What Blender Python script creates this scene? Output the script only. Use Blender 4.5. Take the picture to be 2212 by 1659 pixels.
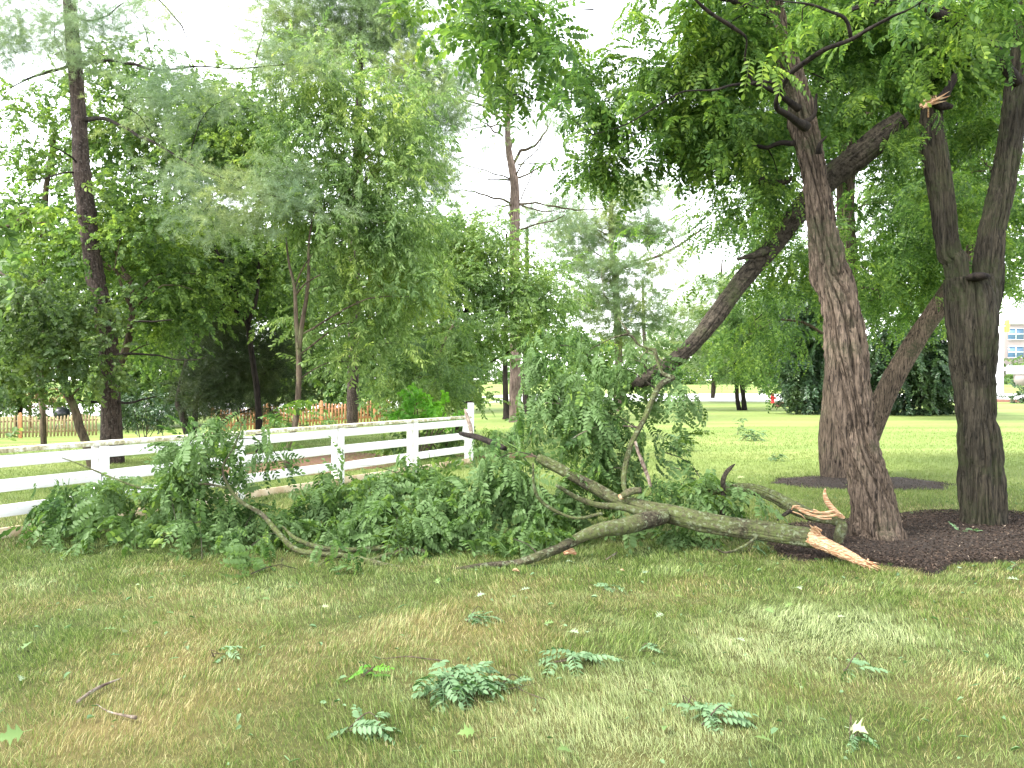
import bpy, math, numpy as np
from math import radians, sin, cos, pi
for o in list(bpy.data.objects): bpy.data.objects.remove(o)
SC = bpy.context.scene; COL = SC.collection
RNG = np.random.default_rng(7)

# ------------------------------------------------------------------ camera, world, sun, exposure
EYE, FOC, CX, HY = 1.7, 1780.0, 1106.0, 820.0          # eye height (m); focal length and horizon in 2212x1659 pixels
cam = bpy.data.objects.new('camera', bpy.data.cameras.new('camera')); COL.objects.link(cam); SC.camera = cam
cam.location = (0, 0, EYE); cam.rotation_euler = (radians(90 - 0.3), 0, 0)
cam.data.sensor_width = 36; cam.data.lens = 36*FOC/2212; cam.data.clip_start = 0.05; cam.data.clip_end = 3000

SUN_EL, SUN_AZ = 50, 245                                # degrees; azimuth clockwise from +Y: behind the camera, left
W = bpy.data.worlds.new('World'); SC.world = W; W.use_nodes = True
nt = W.node_tree; bg = nt.nodes['Background']
sky = nt.nodes.new('ShaderNodeTexSky'); sky.sky_type = 'NISHITA'; sky.sun_disc = False
sky.sun_elevation = radians(SUN_EL); sky.sun_rotation = radians(SUN_AZ)
sky.air_density = 1.0; sky.dust_density = 0.6; sky.ozone_density = 1.0
hs = nt.nodes.new('ShaderNodeHueSaturation'); hs.inputs['Saturation'].default_value = 0.18   # overcast: nearly white cloud
nt.links.new(sky.outputs[0], hs.inputs['Color']); nt.links.new(hs.outputs[0], bg.inputs[0])
bg.inputs[1].default_value = 0.15
sl = bpy.data.lights.new('sun', 'SUN'); sl.energy = 1.1; sl.angle = radians(14); sl.color = (1, .95, .87)
sun = bpy.data.objects.new('sun', sl); COL.objects.link(sun)
sun.rotation_euler = (radians(90 - SUN_EL), 0, radians(180 - SUN_AZ))
SC.view_settings.view_transform = 'Standard'; SC.view_settings.look = 'None'
SC.view_settings.exposure = 2.65; SC.view_settings.gamma = 1.0
SC.render.engine = 'CYCLES'; cy = SC.cycles
cy.max_bounces = 9; cy.diffuse_bounces = 7; cy.glossy_bounces = 2; cy.transmission_bounces = 6
cy.transparent_max_bounces = 4; cy.use_denoising = True; cy.sample_clamp_indirect = 6
try: cy.denoiser = 'OPENIMAGEDENOISE'
except Exception: pass

# ------------------------------------------------------------------ geometry helpers
def ss(a, b, x):
    t = np.clip((np.asarray(x, float) - a)/(b - a), 0, 1); return t*t*(3 - 2*t)
def ground_z(x, y):
    x = np.asarray(x, float); y = np.asarray(y, float)
    return -1.0*ss(14, 38, y)*ss(2, -22, x) + 0.85*ss(99, 142, y) + 0.02*np.sin(x*.7+1)*np.sin(y*.45)*ss(3, 6, y)
def P(px, py, d): return np.array([(px - CX)/FOC*d, d, EYE - (py - HY)/FOC*d])
def Zf(ox, oy, s): return lambda x, y: ((ox + x/s)*.86406, (oy + y/s)*.86406, .86406/s)
zA, zB, zC = Zf(0, 0, 2.572), Zf(850, 0, 2.572), Zf(1700, 0, 2.572)
zD, zE, zF = Zf(0, 640, 2.572), Zf(850, 640, 2.572), Zf(1700, 640, 2.572)
zG, zH, zI = Zf(0, 1280, 2.572), Zf(850, 1280, 2.572), Zf(1700, 1280, 2.572)
zJ, zK, zL = Zf(1700, 1100, 3.687), Zf(1300, 800, 3.687), Zf(900, 1150, 3.687)
zM, zN, zO, zP = Zf(0, 950, 5.53), Zf(2360, 600, 3.318), Zf(1100, 950, 5.53), Zf(0, 1000, 2.212)
zX = lambda x, y: (x, y, 1.0)
def path(conv, pts, d0, d1=None):
    """[(x, y, width)] or [(x, y, width, depth)] -> world points, radii"""
    d1 = d0 if d1 is None else d1; out = []; rad = []
    n = len(pts)
    for i, p in enumerate(pts):
        d = p[3] if len(p) > 3 else d0 + (d1 - d0)*i/max(1, n - 1)
        X, Y, k = conv(p[0], p[1]); out.append(P(X, Y, d)); rad.append(p[2]*k/2*d/FOC)
    return np.array(out), np.array(rad)
def on_ground(px, py):
    d = EYE*FOC/(py - HY)
    for _ in range(6): d = (EYE - float(ground_z((px - CX)/FOC*d, d)))*FOC/(py - HY)
    p = P(px, py, d); p[2] = float(ground_z(p[0], p[1])); return p

def _h(ix, iy, iz, s):
    h = (ix.astype(np.int64)*374761393 + iy.astype(np.int64)*668265263 + iz.astype(np.int64)*1442695041 + s*974634777) & 0xffffffff
    h = ((h ^ (h >> 13))*1274126177) & 0xffffffff; h = ((h ^ (h >> 16))*668265263) & 0xffffffff
    return (h ^ (h >> 15)).astype(float)/4294967296.0
def vnoise(p, s=0):
    p = np.asarray(p, float); i = np.floor(p).astype(np.int64); f = p - i; f = f*f*(3 - 2*f)
    r = 0
    for dx in (0, 1):
        for dy in (0, 1):
            for dz in (0, 1):
                w = (f[..., 0] if dx else 1 - f[..., 0])*(f[..., 1] if dy else 1 - f[..., 1])*(f[..., 2] if dz else 1 - f[..., 2])
                r = r + w*_h(i[..., 0]+dx, i[..., 1]+dy, i[..., 2]+dz, s)
    return r
def smooth_path(pts, rad, step):
    pts = np.asarray(pts, float); rad = np.asarray(rad, float)
    P0 = np.vstack([2*pts[0]-pts[1], pts, 2*pts[-1]-pts[-2]]); op = []; orad = []
    for i in range(len(pts) - 1):
        a, b, c, d = P0[i:i+4]; n = max(2, int(np.ceil(np.linalg.norm(c - b)/step)))
        t = np.arange(n)/n; t = t[:, None]
        op.append(.5*(2*b + (c-a)*t + (2*a-5*b+4*c-d)*t**2 + (3*b-a-3*c+d)*t**3)); orad.append(rad[i] + (rad[i+1]-rad[i])*t[:, 0])
    op.append(pts[-1:]); orad.append(rad[-1:])
    return np.vstack(op), np.concatenate(orad)
def tube(pts, rad, sides=8, step=.15, bark=0, freq=1, wig=0, seed=0, twist=0, cap=True, ring=None):
    """tapered tube; bark = furrow depth (m)"""
    c, r = smooth_path(pts, rad, step); n = len(c)
    if wig:
        q = c*3.0/max(.2, freq)
        o = np.stack([vnoise(q, seed+k) - .5 for k in (11, 12, 13)], 1)*wig; o[0] *= .2; c = c + o
    T = np.gradient(c, axis=0); T /= np.linalg.norm(T, axis=1)[:, None] + 1e-9
    u = np.cross(T[0], [0.3, 1, .1] if abs(T[0][1]) < .8 else [1, 0, 0]); u /= np.linalg.norm(u); U = [u]
    for i in range(1, n):
        u = U[-1] - T[i]*np.dot(U[-1], T[i]); U.append(u/np.linalg.norm(u))
    U = np.array(U); V = np.cross(T, U)
    s = np.concatenate([[0], np.cumsum(np.linalg.norm(np.diff(c, axis=0), axis=1))])
    th = np.linspace(0, 2*pi, sides, endpoint=False)[None, :] + 0*s[:, None]
    R = r[:, None] + 0*th
    if bark:
        tw = th + twist*s[:, None]
        q = np.stack([np.cos(tw)*R*24*freq, np.sin(tw)*R*24*freq, s[:, None]*1.9*freq + 0*th], -1)
        wv = (vnoise(q*.7, seed) - .5)*1.2
        q2 = q.copy(); q2[..., 0] += wv; q2[..., 1] += wv
        a = np.abs(vnoise(q2, seed+1)*2 - 1); b = np.abs(vnoise(q2*2.3 + 7, seed+2)*2 - 1)
        ridge = np.clip(a*2.4, 0, 1)**.8*.8 + b*.2
        lump = (vnoise(np.stack([np.cos(tw)*1.1, np.sin(tw)*1.1, s[:, None]*1.3 + 0*th], -1), seed+3) - .5)
        R = R + (ridge - .8)*bark + lump*np.minimum(R*.28, .09)
        fine = vnoise(np.stack([q[..., 0]*2, q[..., 1]*2, s[:, None]*26*freq + 0*th], -1), seed+4) - .5
        R = R + fine*bark*.35
    if ring is not None:                                   # whorl collars
        for z0, amt in ring:
            R = R + amt*np.exp(-((c[:, 2] - z0)/.05)**2)[:, None]
    X = c[:, None, :] + (np.cos(th)[..., None]*U[:, None, :] + np.sin(th)[..., None]*V[:, None, :])*R[..., None]
    Vv = X.reshape(-1, 3)
    i = np.arange(n - 1)[:, None]*sides; j = np.arange(sides)[None, :]; k = (j + 1) % sides
    F = [np.stack([i + j, i + k, i + k + sides, i + j + sides], -1).reshape(-1, 4)]
    if cap:
        Vv = np.vstack([Vv, c[:1], c[-1:]]); m = n*sides; jj = np.arange(sides); kk = (jj + 1) % sides
        F.append(np.stack([kk, jj, jj*0 + m], -1)); F.append(np.stack([jj + (n-1)*sides, kk + (n-1)*sides, jj*0 + m + 1], -1))
    return (Vv, F)
def box(c, s, rz=0, tilt=None):
    x, y, z = [a/2 for a in s]
    v = np.array([[-x,-y,-z],[x,-y,-z],[x,y,-z],[-x,y,-z],[-x,-y,z],[x,-y,z],[x,y,z],[-x,y,z]], float)
    if tilt is not None: v = v @ tilt.T
    R = np.array([[cos(rz), -sin(rz), 0], [sin(rz), cos(rz), 0], [0, 0, 1]])
    return (v @ R.T + np.array(c), [np.array([[0,3,2,1],[4,5,6,7],[0,1,5,4],[1,2,6,5],[2,3,7,6],[3,0,4,7]])])
def beam(a, b, w, h, up=(0, 0, 1)):
    """board from a to b, w across, h tall"""
    a = np.array(a, float); b = np.array(b, float); t = b - a; L = np.linalg.norm(t); t /= L
    s = np.cross(up, t); s /= np.linalg.norm(s); u = np.cross(t, s); v = []
    for e in (a, b):
        for (i, j) in ((-1,-1),(1,-1),(1,1),(-1,1)): v.append(e + s*i*w/2 + u*j*h/2)
    return (np.array(v), [np.array([[0,1,2,3][::-1],[4,5,6,7],[0,1,5,4],[1,2,6,5],[2,3,7,6],[3,0,4,7]])])
def lathe(prof, c, n=20):
    r = np.array([p[0] for p in prof]); z = np.array([p[1] for p in prof]); th = np.linspace(0, 2*pi, n, endpoint=False)
    V = np.stack([r[:, None]*np.cos(th), r[:, None]*np.sin(th), z[:, None] + 0*th], -1).reshape(-1, 3) + np.array(c)
    i = np.arange(len(prof)-1)[:, None]*n; j = np.arange(n)[None, :]; k = (j+1) % n
    return (V, [np.stack([i+j, i+k, i+k+n, i+j+n], -1).reshape(-1, 4)])

def make_mesh(name, chunks, mat, smooth=False):
    vs = []; qs = []; ts = []; off = 0
    for V, Fs in chunks:
        for F in Fs:
            F = np.asarray(F)
            if len(F): (qs if F.shape[1] == 4 else ts).append(F + off)
        vs.append(V); off += len(V)
    V = np.vstack(vs).astype(np.float32)
    q = np.vstack(qs).astype(np.int32) if qs else np.zeros((0, 4), np.int32)
    t = np.vstack(ts).astype(np.int32) if ts else np.zeros((0, 3), np.int32)
    me = bpy.data.meshes.new(name); me.vertices.add(len(V)); me.vertices.foreach_set('co', V.ravel())
    me.loops.add(q.size + t.size); me.loops.foreach_set('vertex_index', np.concatenate([q.ravel(), t.ravel()]))
    st = np.concatenate([np.arange(len(q))*4, q.size + np.arange(len(t))*3]).astype(np.int32)
    me.polygons.add(len(st)); me.polygons.foreach_set('loop_start', st)
    me.update(calc_edges=True)
    if smooth: me.polygons.foreach_set('use_smooth', np.ones(len(st), bool))
    me.materials.append(mat); return me
def thing(name, label, cat, base, group=None, kind=None):
    o = bpy.data.objects.new(name, None); COL.objects.link(o); o.location = [float(a) for a in base]; o.empty_display_size = .2
    tagit(o, label, cat, group, kind); return o
def tagit(o, label, cat, group=None, kind=None):
    if label: o['label'] = label
    if cat: o['category'] = cat
    if group: o['group'] = group
    if kind: o['kind'] = kind
    return o
def part(name, parent, chunks, mat, smooth=False, label=None, bevel=0):
    base = np.array(parent.location) if parent is not None else np.zeros(3)
    pp = parent
    while pp is not None and pp.parent is not None: pp = pp.parent; base = base + np.array(pp.location)
    chunks = [(V - base, F) for V, F in chunks]
    o = bpy.data.objects.new(name, make_mesh(name, chunks, mat, smooth)); COL.objects.link(o); o.parent = parent
    if label: o['label'] = label
    if bevel:
        m = o.modifiers.new('bevel', 'BEVEL'); m.width = bevel; m.segments = 2; m.limit_method = 'ANGLE'
    return o
def single(name, label, cat, chunks, mat, base, group=None, kind=None, smooth=False, bevel=0):
    base = np.array(base, float)
    o = bpy.data.objects.new(name, make_mesh(name, [(V - base, F) for V, F in chunks], mat, smooth)); COL.objects.link(o)
    o.location = base
    if bevel:
        m = o.modifiers.new('bevel', 'BEVEL'); m.width = bevel; m.segments = 2; m.limit_method = 'ANGLE'
    return tagit(o, label, cat, group, kind)

# ------------------------------------------------------------------ materials
def mat(name):
    m = bpy.data.materials.new(name); m.use_nodes = True; t = m.node_tree
    return m, t, t.nodes['Principled BSDF'], lambda k: t.nodes.new(k), t.links.new
def ramp(t, stops):
    r = t.nodes.new('ShaderNodeValToRGB'); e = r.color_ramp.elements
    while len(e) > 1: e.remove(e[-1])
    e[0].position = stops[0][0]; e[0].color = (*stops[0][1], 1)
    for p, c in stops[1:]:
        x = e.new(p); x.color = (*c, 1)
    return r
def noise_node(t, scale, detail=4, vec=None, rough=.55, dist=0):
    n = t.nodes.new('ShaderNodeTexNoise'); n.inputs['Scale'].default_value = scale; n.inputs['Detail'].default_value = detail
    n.inputs['Roughness'].default_value = rough; n.inputs['Distortion'].default_value = dist
    if vec is not None: t.links.new(vec, n.inputs['Vector'])
    return n
def mixc(t, fac, a, b, mode='MIX'):
    m = t.nodes.new('ShaderNodeMix'); m.data_type = 'RGBA'; m.blend_type = mode
    for s, v in ((0, fac), (6, a), (7, b)):
        if hasattr(v, 'is_linked'): t.links.new(v, m.inputs[s])
        elif s == 0: m.inputs[0].default_value = v
        else: m.inputs[s].default_value = (*v, 1)
    return m.outputs[2]
def mapped(t, scale=(1, 1, 1)):
    g = t.nodes.new('ShaderNodeNewGeometry'); m = t.nodes.new('ShaderNodeMapping'); m.inputs['Scale'].default_value = scale
    t.links.new(g.outputs['Position'], m.inputs[0]); return m.outputs[0], g

def leaf_mat(name, dark, light, trans=.4, gloss=.45, yellow=None, back=None, clump=.9, spec=.35):
    m, t, b, N, L = mat(name)
    pos, g = mapped(t)
    rnd = ramp(t, [(0, dark), (.75, light), (1, yellow or light)]); L(g.outputs['Random Per Island'], rnd.inputs[0])
    nz = noise_node(t, clump, 2, pos); r2 = ramp(t, [(.3, (.66, .74, .80)), (.5, (1, 1, 1)), (.7, (1.5, 1.30, .90))]); L(nz.outputs[0], r2.inputs[0])
    c = mixc(t, 1.0, rnd.outputs[0], r2.outputs[0], 'MULTIPLY')
    if back: c = mixc(t, g.outputs['Backfacing'], c, back)
    L(c, b.inputs['Base Color']); b.inputs['Roughness'].default_value = gloss
    b.inputs['Specular IOR Level'].default_value = spec
    tr = N('ShaderNodeBsdfTranslucent'); ty = mixc(t, 1.0, c, (1.15, 1.2, .75), 'MULTIPLY'); L(ty, tr.inputs[0])
    mx = N('ShaderNodeMixShader'); mx.inputs[0].default_value = trans
    L(b.outputs[0], mx.inputs[1]); L(tr.outputs[0], mx.inputs[2]); L(mx.outputs[0], t.nodes['Material Output'].inputs[0])
    return m
def bark_mat(name, c1, c2, moss=None, mossamt=.5, vs=(9, 9, 1.6), bump=.6, lichen=None, sc=1.0):
    m, t, b, N, L = mat(name)
    pos, g = mapped(t, vs); p1, _ = mapped(t)
    n1 = noise_node(t, 2.2*sc, 6, pos, .65, .6); r1 = ramp(t, [(.38, c1), (.5, tuple((a+b_)/2 for a, b_ in zip(c1, c2))), (.64, c2)]); L(n1.outputs[0], r1.inputs[0])
    n0 = noise_node(t, 1.3, 3, p1); rv = ramp(t, [(.3, (.62, .62, .6)), (.7, (1.4, 1.38, 1.32))]); L(n0.outputs[0], rv.inputs[0])
    c = mixc(t, 1, r1.outputs[0], rv.outputs[0], 'MULTIPLY')
    if moss:
        n2 = noise_node(t, 2.6, 5, p1, .6); r2 = ramp(t, [(.62 - .3*mossamt, (0, 0, 0)), (.78 - .3*mossamt, (1, 1, 1))]); L(n2.outputs[0], r2.inputs[0])
        n3 = noise_node(t, 30, 2, p1); r3 = ramp(t, [(.35, (.25,)*3), (.6, (1, 1, 1))]); L(n3.outputs[0], r3.inputs[0])
        f = mixc(t, 1, r2.outputs[0], r3.outputs[0], 'MULTIPLY'); c = mixc(t, f, c, moss)
    if lichen:
        n4 = noise_node(t, 22, 3, p1, .6); r4 = ramp(t, [(.56, (0, 0, 0)), (.62, (.8,)*3)]); L(n4.outputs[0], r4.inputs[0]); c = mixc(t, r4.outputs[0], c, lichen)
    L(c, b.inputs['Base Color']); b.inputs['Roughness'].default_value = .9; b.inputs['Specular IOR Level'].default_value = .2
    n5 = noise_node(t, 5*sc, 8, pos, .7, .3); bp = N('ShaderNodeBump'); bp.inputs['Strength'].default_value = bump; bp.inputs['Distance'].default_value = .03
    L(n5.outputs[0], bp.inputs['Height']); L(bp.outputs[0], b.inputs['Normal']); return m
def plain(name, c, rough=.6, var=.15, sc=6, metal=0):
    m, t, b, N, L = mat(name); pos, g = mapped(t)
    n = noise_node(t, sc, 5, pos); r = ramp(t, [(.3, tuple(a*(1-var) for a in c)), (.7, tuple(min(1, a*(1+var)) for a in c))]); L(n.outputs[0], r.inputs[0])
    L(r.outputs[0], b.inputs['Base Color']); b.inputs['Roughness'].default_value = rough; b.inputs['Metallic'].default_value = metal; return m

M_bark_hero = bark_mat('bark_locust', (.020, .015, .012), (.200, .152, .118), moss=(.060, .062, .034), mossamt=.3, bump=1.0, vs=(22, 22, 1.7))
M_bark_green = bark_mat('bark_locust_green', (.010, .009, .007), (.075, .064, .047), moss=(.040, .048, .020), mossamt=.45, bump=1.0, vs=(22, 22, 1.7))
M_bark_moss = bark_mat('bark_mossy', (.022, .019, .012), (.12, .105, .070), moss=(.11, .135, .045), mossamt=.8, bump=1.0, lichen=(.19, .22, .13), vs=(9, 9, 9), sc=1.4)
M_bark_limb = bark_mat('bark_limb', (.016, .013, .010), (.090, .075, .058), moss=(.06, .072, .028), mossamt=.35, bump=1.0, vs=(9, 9, 9))
M_bark_dark = bark_mat('bark_dark', (.008, .006, .006), (.034, .027, .022), bump=.8)
M_bark_pine = bark_mat('bark_pine', (.016, .012, .010), (.078, .057, .050), bump=.9, lichen=(.11, .09, .08), sc=1.5)
M_bark_pale = bark_mat('bark_pine_pale', (.07, .048, .042), (.22, .165, .148), bump=.7)
M_bark_brown = bark_mat('bark_brown', (.035, .027, .019), (.12, .092, .066), moss=(.12, .14, .06), mossamt=.2)
M_bark_dead = bark_mat('bark_dead', (.08, .055, .045), (.26, .21, .17), lichen=(.3, .29, .24), vs=(6, 6, 6))
M_leaf_locust = leaf_mat('leaf_locust', (.052, .115, .030), (.135, .240, .058), .55, .45, (.23, .35, .08), clump=1.2, spec=.25)
M_leaf_fallen = leaf_mat('leaf_locust_fallen', (.040, .092, .024), (.110, .200, .055), .40, .46, (.19, .30, .075), back=(.13, .215, .075), clump=1.6, spec=.22)
M_leaf_maple = leaf_mat('leaf_maple', (.070, .135, .034), (.155, .25, .070), .52, .45, (.25, .37, .10))
M_leaf_mapledark = leaf_mat('leaf_maple_dark', (.055, .100, .034), (.12, .185, .062), .5, .45)
M_leaf_light = leaf_mat('leaf_light', (.11, .19, .055), (.23, .345, .115), .5, .42, (.36, .47, .20), clump=.7)
M_leaf_mid = leaf_mat('leaf_mid', (.080, .150, .048), (.165, .265, .088), .48, .45, (.22, .33, .10), clump=.7)
M_leaf_bright = leaf_mat('leaf_bright', (.10, .28, .03), (.16, .40, .05), .45, .45)
M_needle_pale = leaf_mat('needle_pale', (.15, .23, .12), (.27, .35, .20), .3, .5, clump=.6)
M_needle_far = leaf_mat('needle_far', (.15, .225, .105), (.26, .345, .17), .3, .5, clump=.5)
M_needle_dark = leaf_mat('needle_dark', (.024, .042, .016), (.050, .075, .028), .2, .55)
M_leaf_holly = leaf_mat('leaf_holly', (.025, .055, .025), (.06, .11, .05), .12, .28)
M_leaf_far = leaf_mat('leaf_far', (.06, .13, .035), (.12, .22, .06), .35, .5, clump=.3)
M_leaf_pale = leaf_mat('leaf_underside', (.18, .26, .14), (.30, .38, .24), .2, .6, back=(.32, .40, .26))
M_leaf_paleg = leaf_mat('leaf_yellowgreen', (.10, .18, .05), (.15, .24, .075), .25, .55)

def wood_fresh():
    m, t, b, N, L = mat('fresh_wood'); pos, g = mapped(t, (9, 34, 60))
    n = noise_node(t, 1.6, 5, pos, .6, .4)
    r = ramp(t, [(.30, (.14, .05, .022)), (.41, (.36, .16, .075)), (.52, (.48, .30, .16)), (.66, (.62, .49, .32))]); L(n.outputs[0], r.inputs[0])
    L(r.outputs[0], b.inputs['Base Color']); b.inputs['Roughness'].default_value = .75
    bp = N('ShaderNodeBump'); bp.inputs['Strength'].default_value = .8; bp.inputs['Distance'].default_value = .02
    L(n.outputs[0], bp.inputs['Height']); L(bp.outputs[0], b.inputs['Normal']); return m
M_wood = wood_fresh()
def paint_white():
    m, t, b, N, L = mat('white_paint'); pos, g = mapped(t); ps, _ = mapped(t, (3, 3, 14))
    n = noise_node(t, 4, 6, ps, .7); r = ramp(t, [(.24, (.36, .34, .24)), (.33, (.66, .64, .56)), (.43, (.83, .82, .80)), (.6, (.87, .86, .87))]); L(n.outputs[0], r.inputs[0])
    L(r.outputs[0], b.inputs['Base Color']); b.inputs['Roughness'].default_value = .55
    bp = N('ShaderNodeBump'); bp.inputs['Strength'].default_value = .15; L(n.outputs[0], bp.inputs['Height']); L(bp.outputs[0], b.inputs['Normal']); return m
def paint_cap():
    m, t, b, N, L = mat('lichen_cap'); pos, g = mapped(t); 
    n = noise_node(t, 9, 7, pos, .7); n2 = noise_node(t, .8, 2, pos)
    r = ramp(t, [(.36, (.20, .17, .10)), (.47, (.50, .46, .28)), (.58, (.82, .81, .77))]); L(n.outputs[0], r.inputs[0])
    r2 = ramp(t, [(.3, (.34, .30, .12)), (.7, (.25, .20, .15))]); L(n2.outputs[0], r2.inputs[0])
    L(mixc(t, .15, r.outputs[0], r2.outputs[0]), b.inputs['Base Color']); b.inputs['Roughness'].default_value = .8; return m
def paint_kick():
    m, t, b, N, L = mat('stained_board'); pos, g = mapped(t)
    n = noise_node(t, 3, 6, pos, .65); r = ramp(t, [(.3, (.40, .27, .15)), (.5, (.62, .50, .33)), (.68, (.78, .70, .56))]); L(n.outputs[0], r.inputs[0])
    L(r.outputs[0], b.inputs['Base Color']); b.inputs['Roughness'].default_value = .8; return m
M_white, M_cap, M_kick = paint_white(), paint_cap(), paint_kick()
M_picket = plain('weathered_pine', (.30, .22, .13), .8, .3, 9); M_picket_red = plain('cedar_stain', (.36, .17, .085), .8, .25, 9)
M_post_red = plain('orange_cedar', (.44, .20, .09), .75, .2)

# ------------------------------------------------------------------ the setting: ground, road, mulch, grass
_spots = [(420, 1285, 110, .25, .35), (560, 1440, 260, .5, .28), (300, 1560, 260, .35, .25), (950, 1360, 200, .5, .30), (800, 1290, 160, .3, .2), (2170, 1480, 110, .5, .45), (1340, 1500, 120, .3, .25), (1850, 1500, 160, .25, .22), (1120, 1600, 150, .25, .2),
          (180, 1205, 260, .7, -.45), (700, 1255, 300, .5, -.12), (1500, 1235, 420, .6, -.30), (1650, 1330, 200, .5, -.22), (1300, 1420, 160, .4, -.18), (1750, 1620, 250, .2, -.25), (2000, 1400, 180, .5, -.2), (640, 1600, 200, .25, -.2), (1000, 1560, 120, .2, -.1)]
def dryness(x, y):
    v = np.full(np.shape(x), .19)
    for (px, py, w, sy, a) in _spots:
        g = on_ground(px, py); v = v + a*np.exp(-((x-g[0])/(w*g[1]/FOC))**2 - ((y-g[1])/sy)**2)
    z = 0*x; v = v + (vnoise(np.stack([x*1.3, y*1.6, z], -1), 51) - .5)*.55 + (vnoise(np.stack([x*4.2, y*4.2, z], -1), 52) - .5)*.40 + (vnoise(np.stack([x*12, y*12, z], -1), 53) - .5)*.3
    return np.clip(v, 0, 1)*(1 - ss(9, 15, y)) + .12*ss(9, 15, y)
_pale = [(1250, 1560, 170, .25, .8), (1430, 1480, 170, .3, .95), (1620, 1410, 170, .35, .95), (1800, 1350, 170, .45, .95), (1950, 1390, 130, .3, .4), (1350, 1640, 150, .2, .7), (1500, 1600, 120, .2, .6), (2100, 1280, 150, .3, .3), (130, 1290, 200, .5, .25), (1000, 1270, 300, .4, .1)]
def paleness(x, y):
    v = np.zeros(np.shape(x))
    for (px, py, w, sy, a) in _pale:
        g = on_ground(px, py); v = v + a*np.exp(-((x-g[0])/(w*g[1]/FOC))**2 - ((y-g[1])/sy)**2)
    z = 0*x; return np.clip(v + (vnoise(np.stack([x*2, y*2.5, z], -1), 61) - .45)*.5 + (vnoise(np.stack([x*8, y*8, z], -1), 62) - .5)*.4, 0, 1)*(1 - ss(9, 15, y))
def add_attr(me, name, arr):
    at = me.attributes.new(name, 'FLOAT', 'POINT'); at.data.foreach_set('value', np.asarray(arr, np.float32))
def lawn_mat(name, blades):
    m, t, b, N, L = mat(name); pos, g = mapped(t); pst, _ = mapped(t, (.05, .42, 1))
    at = N('ShaderNodeAttribute'); at.attribute_name = 'dry'; dry = at.outputs['Fac']
    sx = N('ShaderNodeSeparateXYZ'); L(pos, sx.inputs[0])
    far = N('ShaderNodeMapRange'); far.inputs[1].default_value = 9; far.inputs[2].default_value = 17; L(sx.outputs[1], far.inputs[0])
    if blades:
        rr = ramp(t, [(0, (.036, .082, .012)), (.35, (.105, .185, .028)), (.75, (.215, .295, .062)), (1, (.44, .47, .20))]); L(g.outputs['Random Per Island'], rr.inputs[0])
        rd = ramp(t, [(0, (.13, .12, .035)), (.4, (.32, .29, .095)), (.8, (.52, .45, .20)), (1, (.66, .56, .33))]); L(g.outputs['Random Per Island'], rd.inputs[0])
        at2 = N('ShaderNodeAttribute'); at2.attribute_name = 'pick'
        gt = N('ShaderNodeMath'); gt.operation = 'GREATER_THAN'; L(dry, gt.inputs[0]); L(at2.outputs['Fac'], gt.inputs[1])
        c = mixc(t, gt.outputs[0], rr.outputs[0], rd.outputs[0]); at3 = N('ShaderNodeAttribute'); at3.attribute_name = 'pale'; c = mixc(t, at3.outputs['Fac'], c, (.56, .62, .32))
    else:
        n2 = noise_node(t, 30, 3, pos); r3 = ramp(t, [(.3, (.022, .032, .010)), (.7, (.07, .085, .025))]); L(n2.outputs[0], r3.inputs[0])
        c = mixc(t, dry, r3.outputs[0], (.15, .115, .048))
    ns = noise_node(t, 1.0, 3, pst, .5); rs = ramp(t, [(.35, (.155, .225, .055)), (.65, (.25, .305, .095))]); L(ns.outputs[0], rs.inputs[0])
    nm = noise_node(t, 6, 4, pos); rm = ramp(t, [(.3, (.85,)*3), (.7, (1.15,)*3)]); L(nm.outputs[0], rm.inputs[0])
    c = mixc(t, far.outputs[0], c, mixc(t, 1, rs.outputs[0], rm.outputs[0], 'MULTIPLY'))
    L(c, b.inputs['Base Color']); b.inputs['Roughness'].default_value = .5 if blades else .9; b.inputs['Specular IOR Level'].default_value = .4 if blades else .1
    if blades:
        tr = N('ShaderNodeBsdfTranslucent'); L(c, tr.inputs[0]); mx = N('ShaderNodeMixShader'); mx.inputs[0].default_value = .3
        L(b.outputs[0], mx.inputs[1]); L(tr.outputs[0], mx.inputs[2]); L(mx.outputs[0], t.nodes['Material Output'].inputs[0])
    return m
gx = np.concatenate([np.linspace(-900, -42, 14)[:-1], np.linspace(-42, 42, 169), np.linspace(42, 900, 14)[1:]])
gy = np.concatenate([np.linspace(-60, 0, 6)[:-1], np.linspace(0, 60, 121), np.linspace(60, 150, 46)[1:], np.linspace(150, 1500, 12)[1:]])
GX, GY = np.meshgrid(gx, gy); V = np.stack([GX, GY, ground_z(GX, GY)], -1).reshape(-1, 3)
nx = len(gx); i = np.arange(len(gy)-1)[:, None]*nx; j = np.arange(nx-1)[None, :]
F = np.stack([i+j, i+j+1, i+j+1+nx, i+j+nx], -1).reshape(-1, 4)
go = single('ground', 'mown green lawn with dry straw patches running to the road', 'lawn', [(V, [F])], lawn_mat('lawn_soil', False), (0, 0, 0), kind='structure', smooth=True)
add_attr(go.data, 'dry', dryness(V[:, 0], V[:, 1]))
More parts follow.
